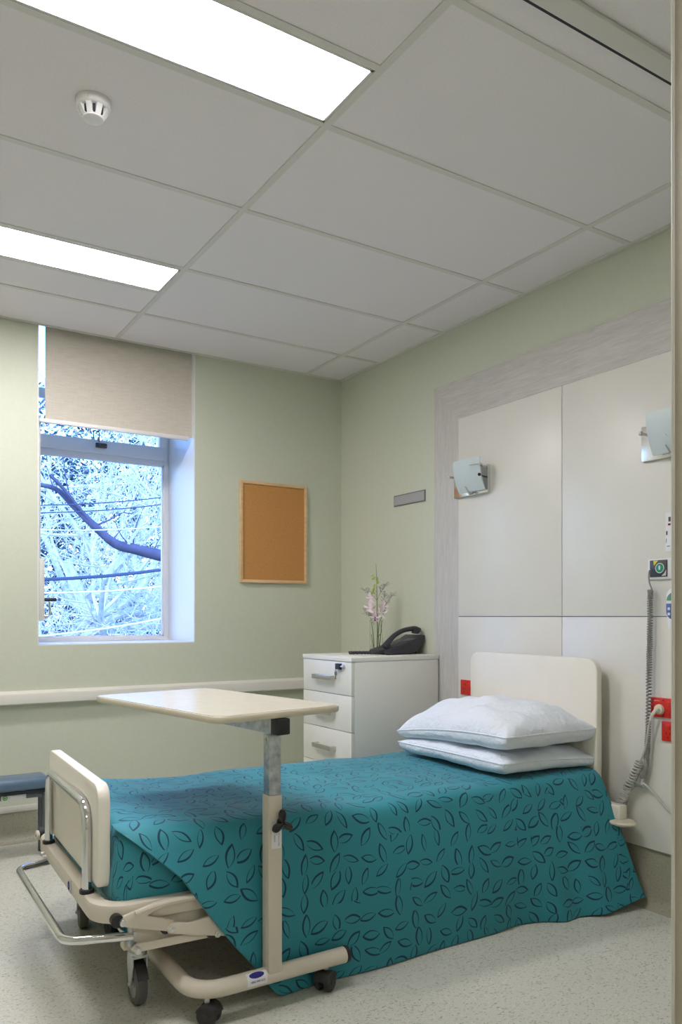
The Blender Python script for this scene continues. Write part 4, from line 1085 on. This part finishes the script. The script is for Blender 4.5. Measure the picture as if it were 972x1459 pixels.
MB().box((-.0206, -2.56, 1.415), (-.0192, -2.405, 1.565)).build('sheet', 'label', nt_)
q = MB(); q.use('red_dark'); q.box((-.0212, -2.428, 1.515), (-.0204, -2.416, 1.523)); q.use('charcoal'); q.box((-.0212, -2.428, 1.530), (-.0204, -2.418, 1.548)); q.box((-.0212, -2.414, 1.478), (-.0204, -2.408, 1.494)); q.use('blue_key'); q.box((-.0212, -2.410, 1.448), (-.0204, -2.408, 1.465)); q.box((-.0212, -2.425, 1.433), (-.0204, -2.411, 1.436))
q.build('printed_mark', None, nt_)

# ================================================================== LOW PADDED BENCH BY THE WINDOW WALL
ch_ = thing('padded_bench', 'low blue-grey vinyl padded bench behind the footboard by the window wall', 'bench', (-2.25, -.28, 0))
MB().box((-2.68, -.362, .327), (-1.893, -.204, .389), .024, 4).build('seat_pad', 'vinyl_blue', ch_, None, 60)
MB().box((-2.67, -.355, .314), (-1.899, -.21, .329), .003).build('seat_base', 'seat_under', ch_)
ap = MB().box((-2.64, -.346, .291), (-1.925, -.332, .316), .002).build('apron', 'leg_grey', ch_)
for x in (-2.65, -1.911):
    for y in (-.335, -.232): MB().cyl((x, y, 0), (x, y, .316), .0135, seg=14).build('leg', 'leg_grey', ch_)
lg_ = MB().box((-2.112, -.3475, .2915), (-2.001, -.3465, .3145)).build('maker_label', 'clear_label', ap); lg_['label'] = 'pale sticker with a green round logo'
q = MB(); q.use('green_logo'); q.torus((-2.095, -.348, .303), .009, .0024, 'Y', 20, 6); q.sphere((-2.095, -.348, .303), .0043, 1, .2, 1, 8); q.use('white_plastic'); q.text('ecotens', .018, Matrix.Translation((-2.044, -.3479, .303)) @ Matrix.Rotation(PI/2, 4, 'X'), .0002)
q.build('label_print', None, lg_)

# ================================================================== SMOKE DETECTOR
sd = thing('smoke_detector', 'round white smoke detector on the ceiling between the light panels', 'smoke detector', (-2.112, -1.962, CEIL-.055))
sc = (-2.112, -1.962, CEIL+.004)
MB().lathe([(0, 0), (.050, 0), (.051, -.006), (.050, -.022), (.046, -.026), (.040, -.027), (0, -.027)], sc, 40).build('base', 'white_plastic', sd)
MB().lathe([(0, -.026), (.034, -.026), (.033, -.046), (.026, -.050), (0, -.050)], sc, 32).build('chamber', 'seat_under', sd)
q = MB()
for i in range(8):
    b = MB(); b.prism([(.026, -.026), (.044, -.026), (.042, -.032), (.030, -.052), (.024, -.052)], -.0085, .0085, 'Y', .001)
    bmesh.ops.transform(b.bm, matrix=Matrix.Translation(sc) @ Matrix.Rotation(2*PI*i/8+.2, 4, 'Z'), verts=b.bm.verts); q._merge(b.bm)
q.build('cage_rib', 'white_plastic', sd)
MB().lathe([(0, -.050), (.030, -.050), (.0295, -.055), (.022, -.058), (0, -.059)], sc, 32).build('cap', 'white_plastic', sd)

# ================================================================== LIGHT, SKY, CAMERA
w = bpy.data.worlds.new('World'); S.world = w; w.use_nodes = True; nt = w.node_tree
bg = nt.nodes['Background']; sky = nt.nodes.new('ShaderNodeTexSky'); sky.sky_type = 'NISHITA'; sky.sun_disc = False; sky.sun_elevation = math.radians(42); sky.sun_rotation = math.radians(200); sky.air_density = 1.3; sky.dust_density = .3; sky.ozone_density = 2.0
tint = nt.nodes.new('ShaderNodeMix'); tint.data_type = 'RGBA'; tint.blend_type = 'MULTIPLY'; tint.inputs[0].default_value = 1; tint.inputs[7].default_value = (.43, .64, 1.15, 1)
nt.links.new(sky.outputs[0], tint.inputs[6]); nt.links.new(tint.outputs[2], bg.inputs[0]); bg.inputs[1].default_value = 1.25
sun = bpy.data.lights.new('sun', 'SUN'); sun.energy = 2.0; sun.angle = .01; sun.color = (.84, .94, 1.0)
so = bpy.data.objects.new('sun', sun); COL.objects.link(so); so.rotation_euler = Vector((.35, .75, -.62)).to_track_quat('-Z', 'Y').to_euler(); so.location = (0, -8, 9)

cam = bpy.data.cameras.new('camera'); co = bpy.data.objects.new('camera', cam); COL.objects.link(co)
co.location = CAM; co.rotation_euler = (PI/2, 0, -TH)
cam.sensor_fit = 'HORIZONTAL'; cam.sensor_width = 36; cam.lens = FPX/972*36; cam.shift_y = 149/972; cam.clip_start = .05; cam.clip_end = 200
S.camera = co
S.view_settings.view_transform = 'Standard'; S.view_settings.look = 'None'; S.view_settings.gamma = 1; S.view_settings.use_curve_mapping = False
S.view_settings.exposure = 0.0
S.cycles.max_bounces = 10; S.cycles.diffuse_bounces = 6; S.cycles.transparent_max_bounces = 12; S.cycles.sample_clamp_indirect = 6
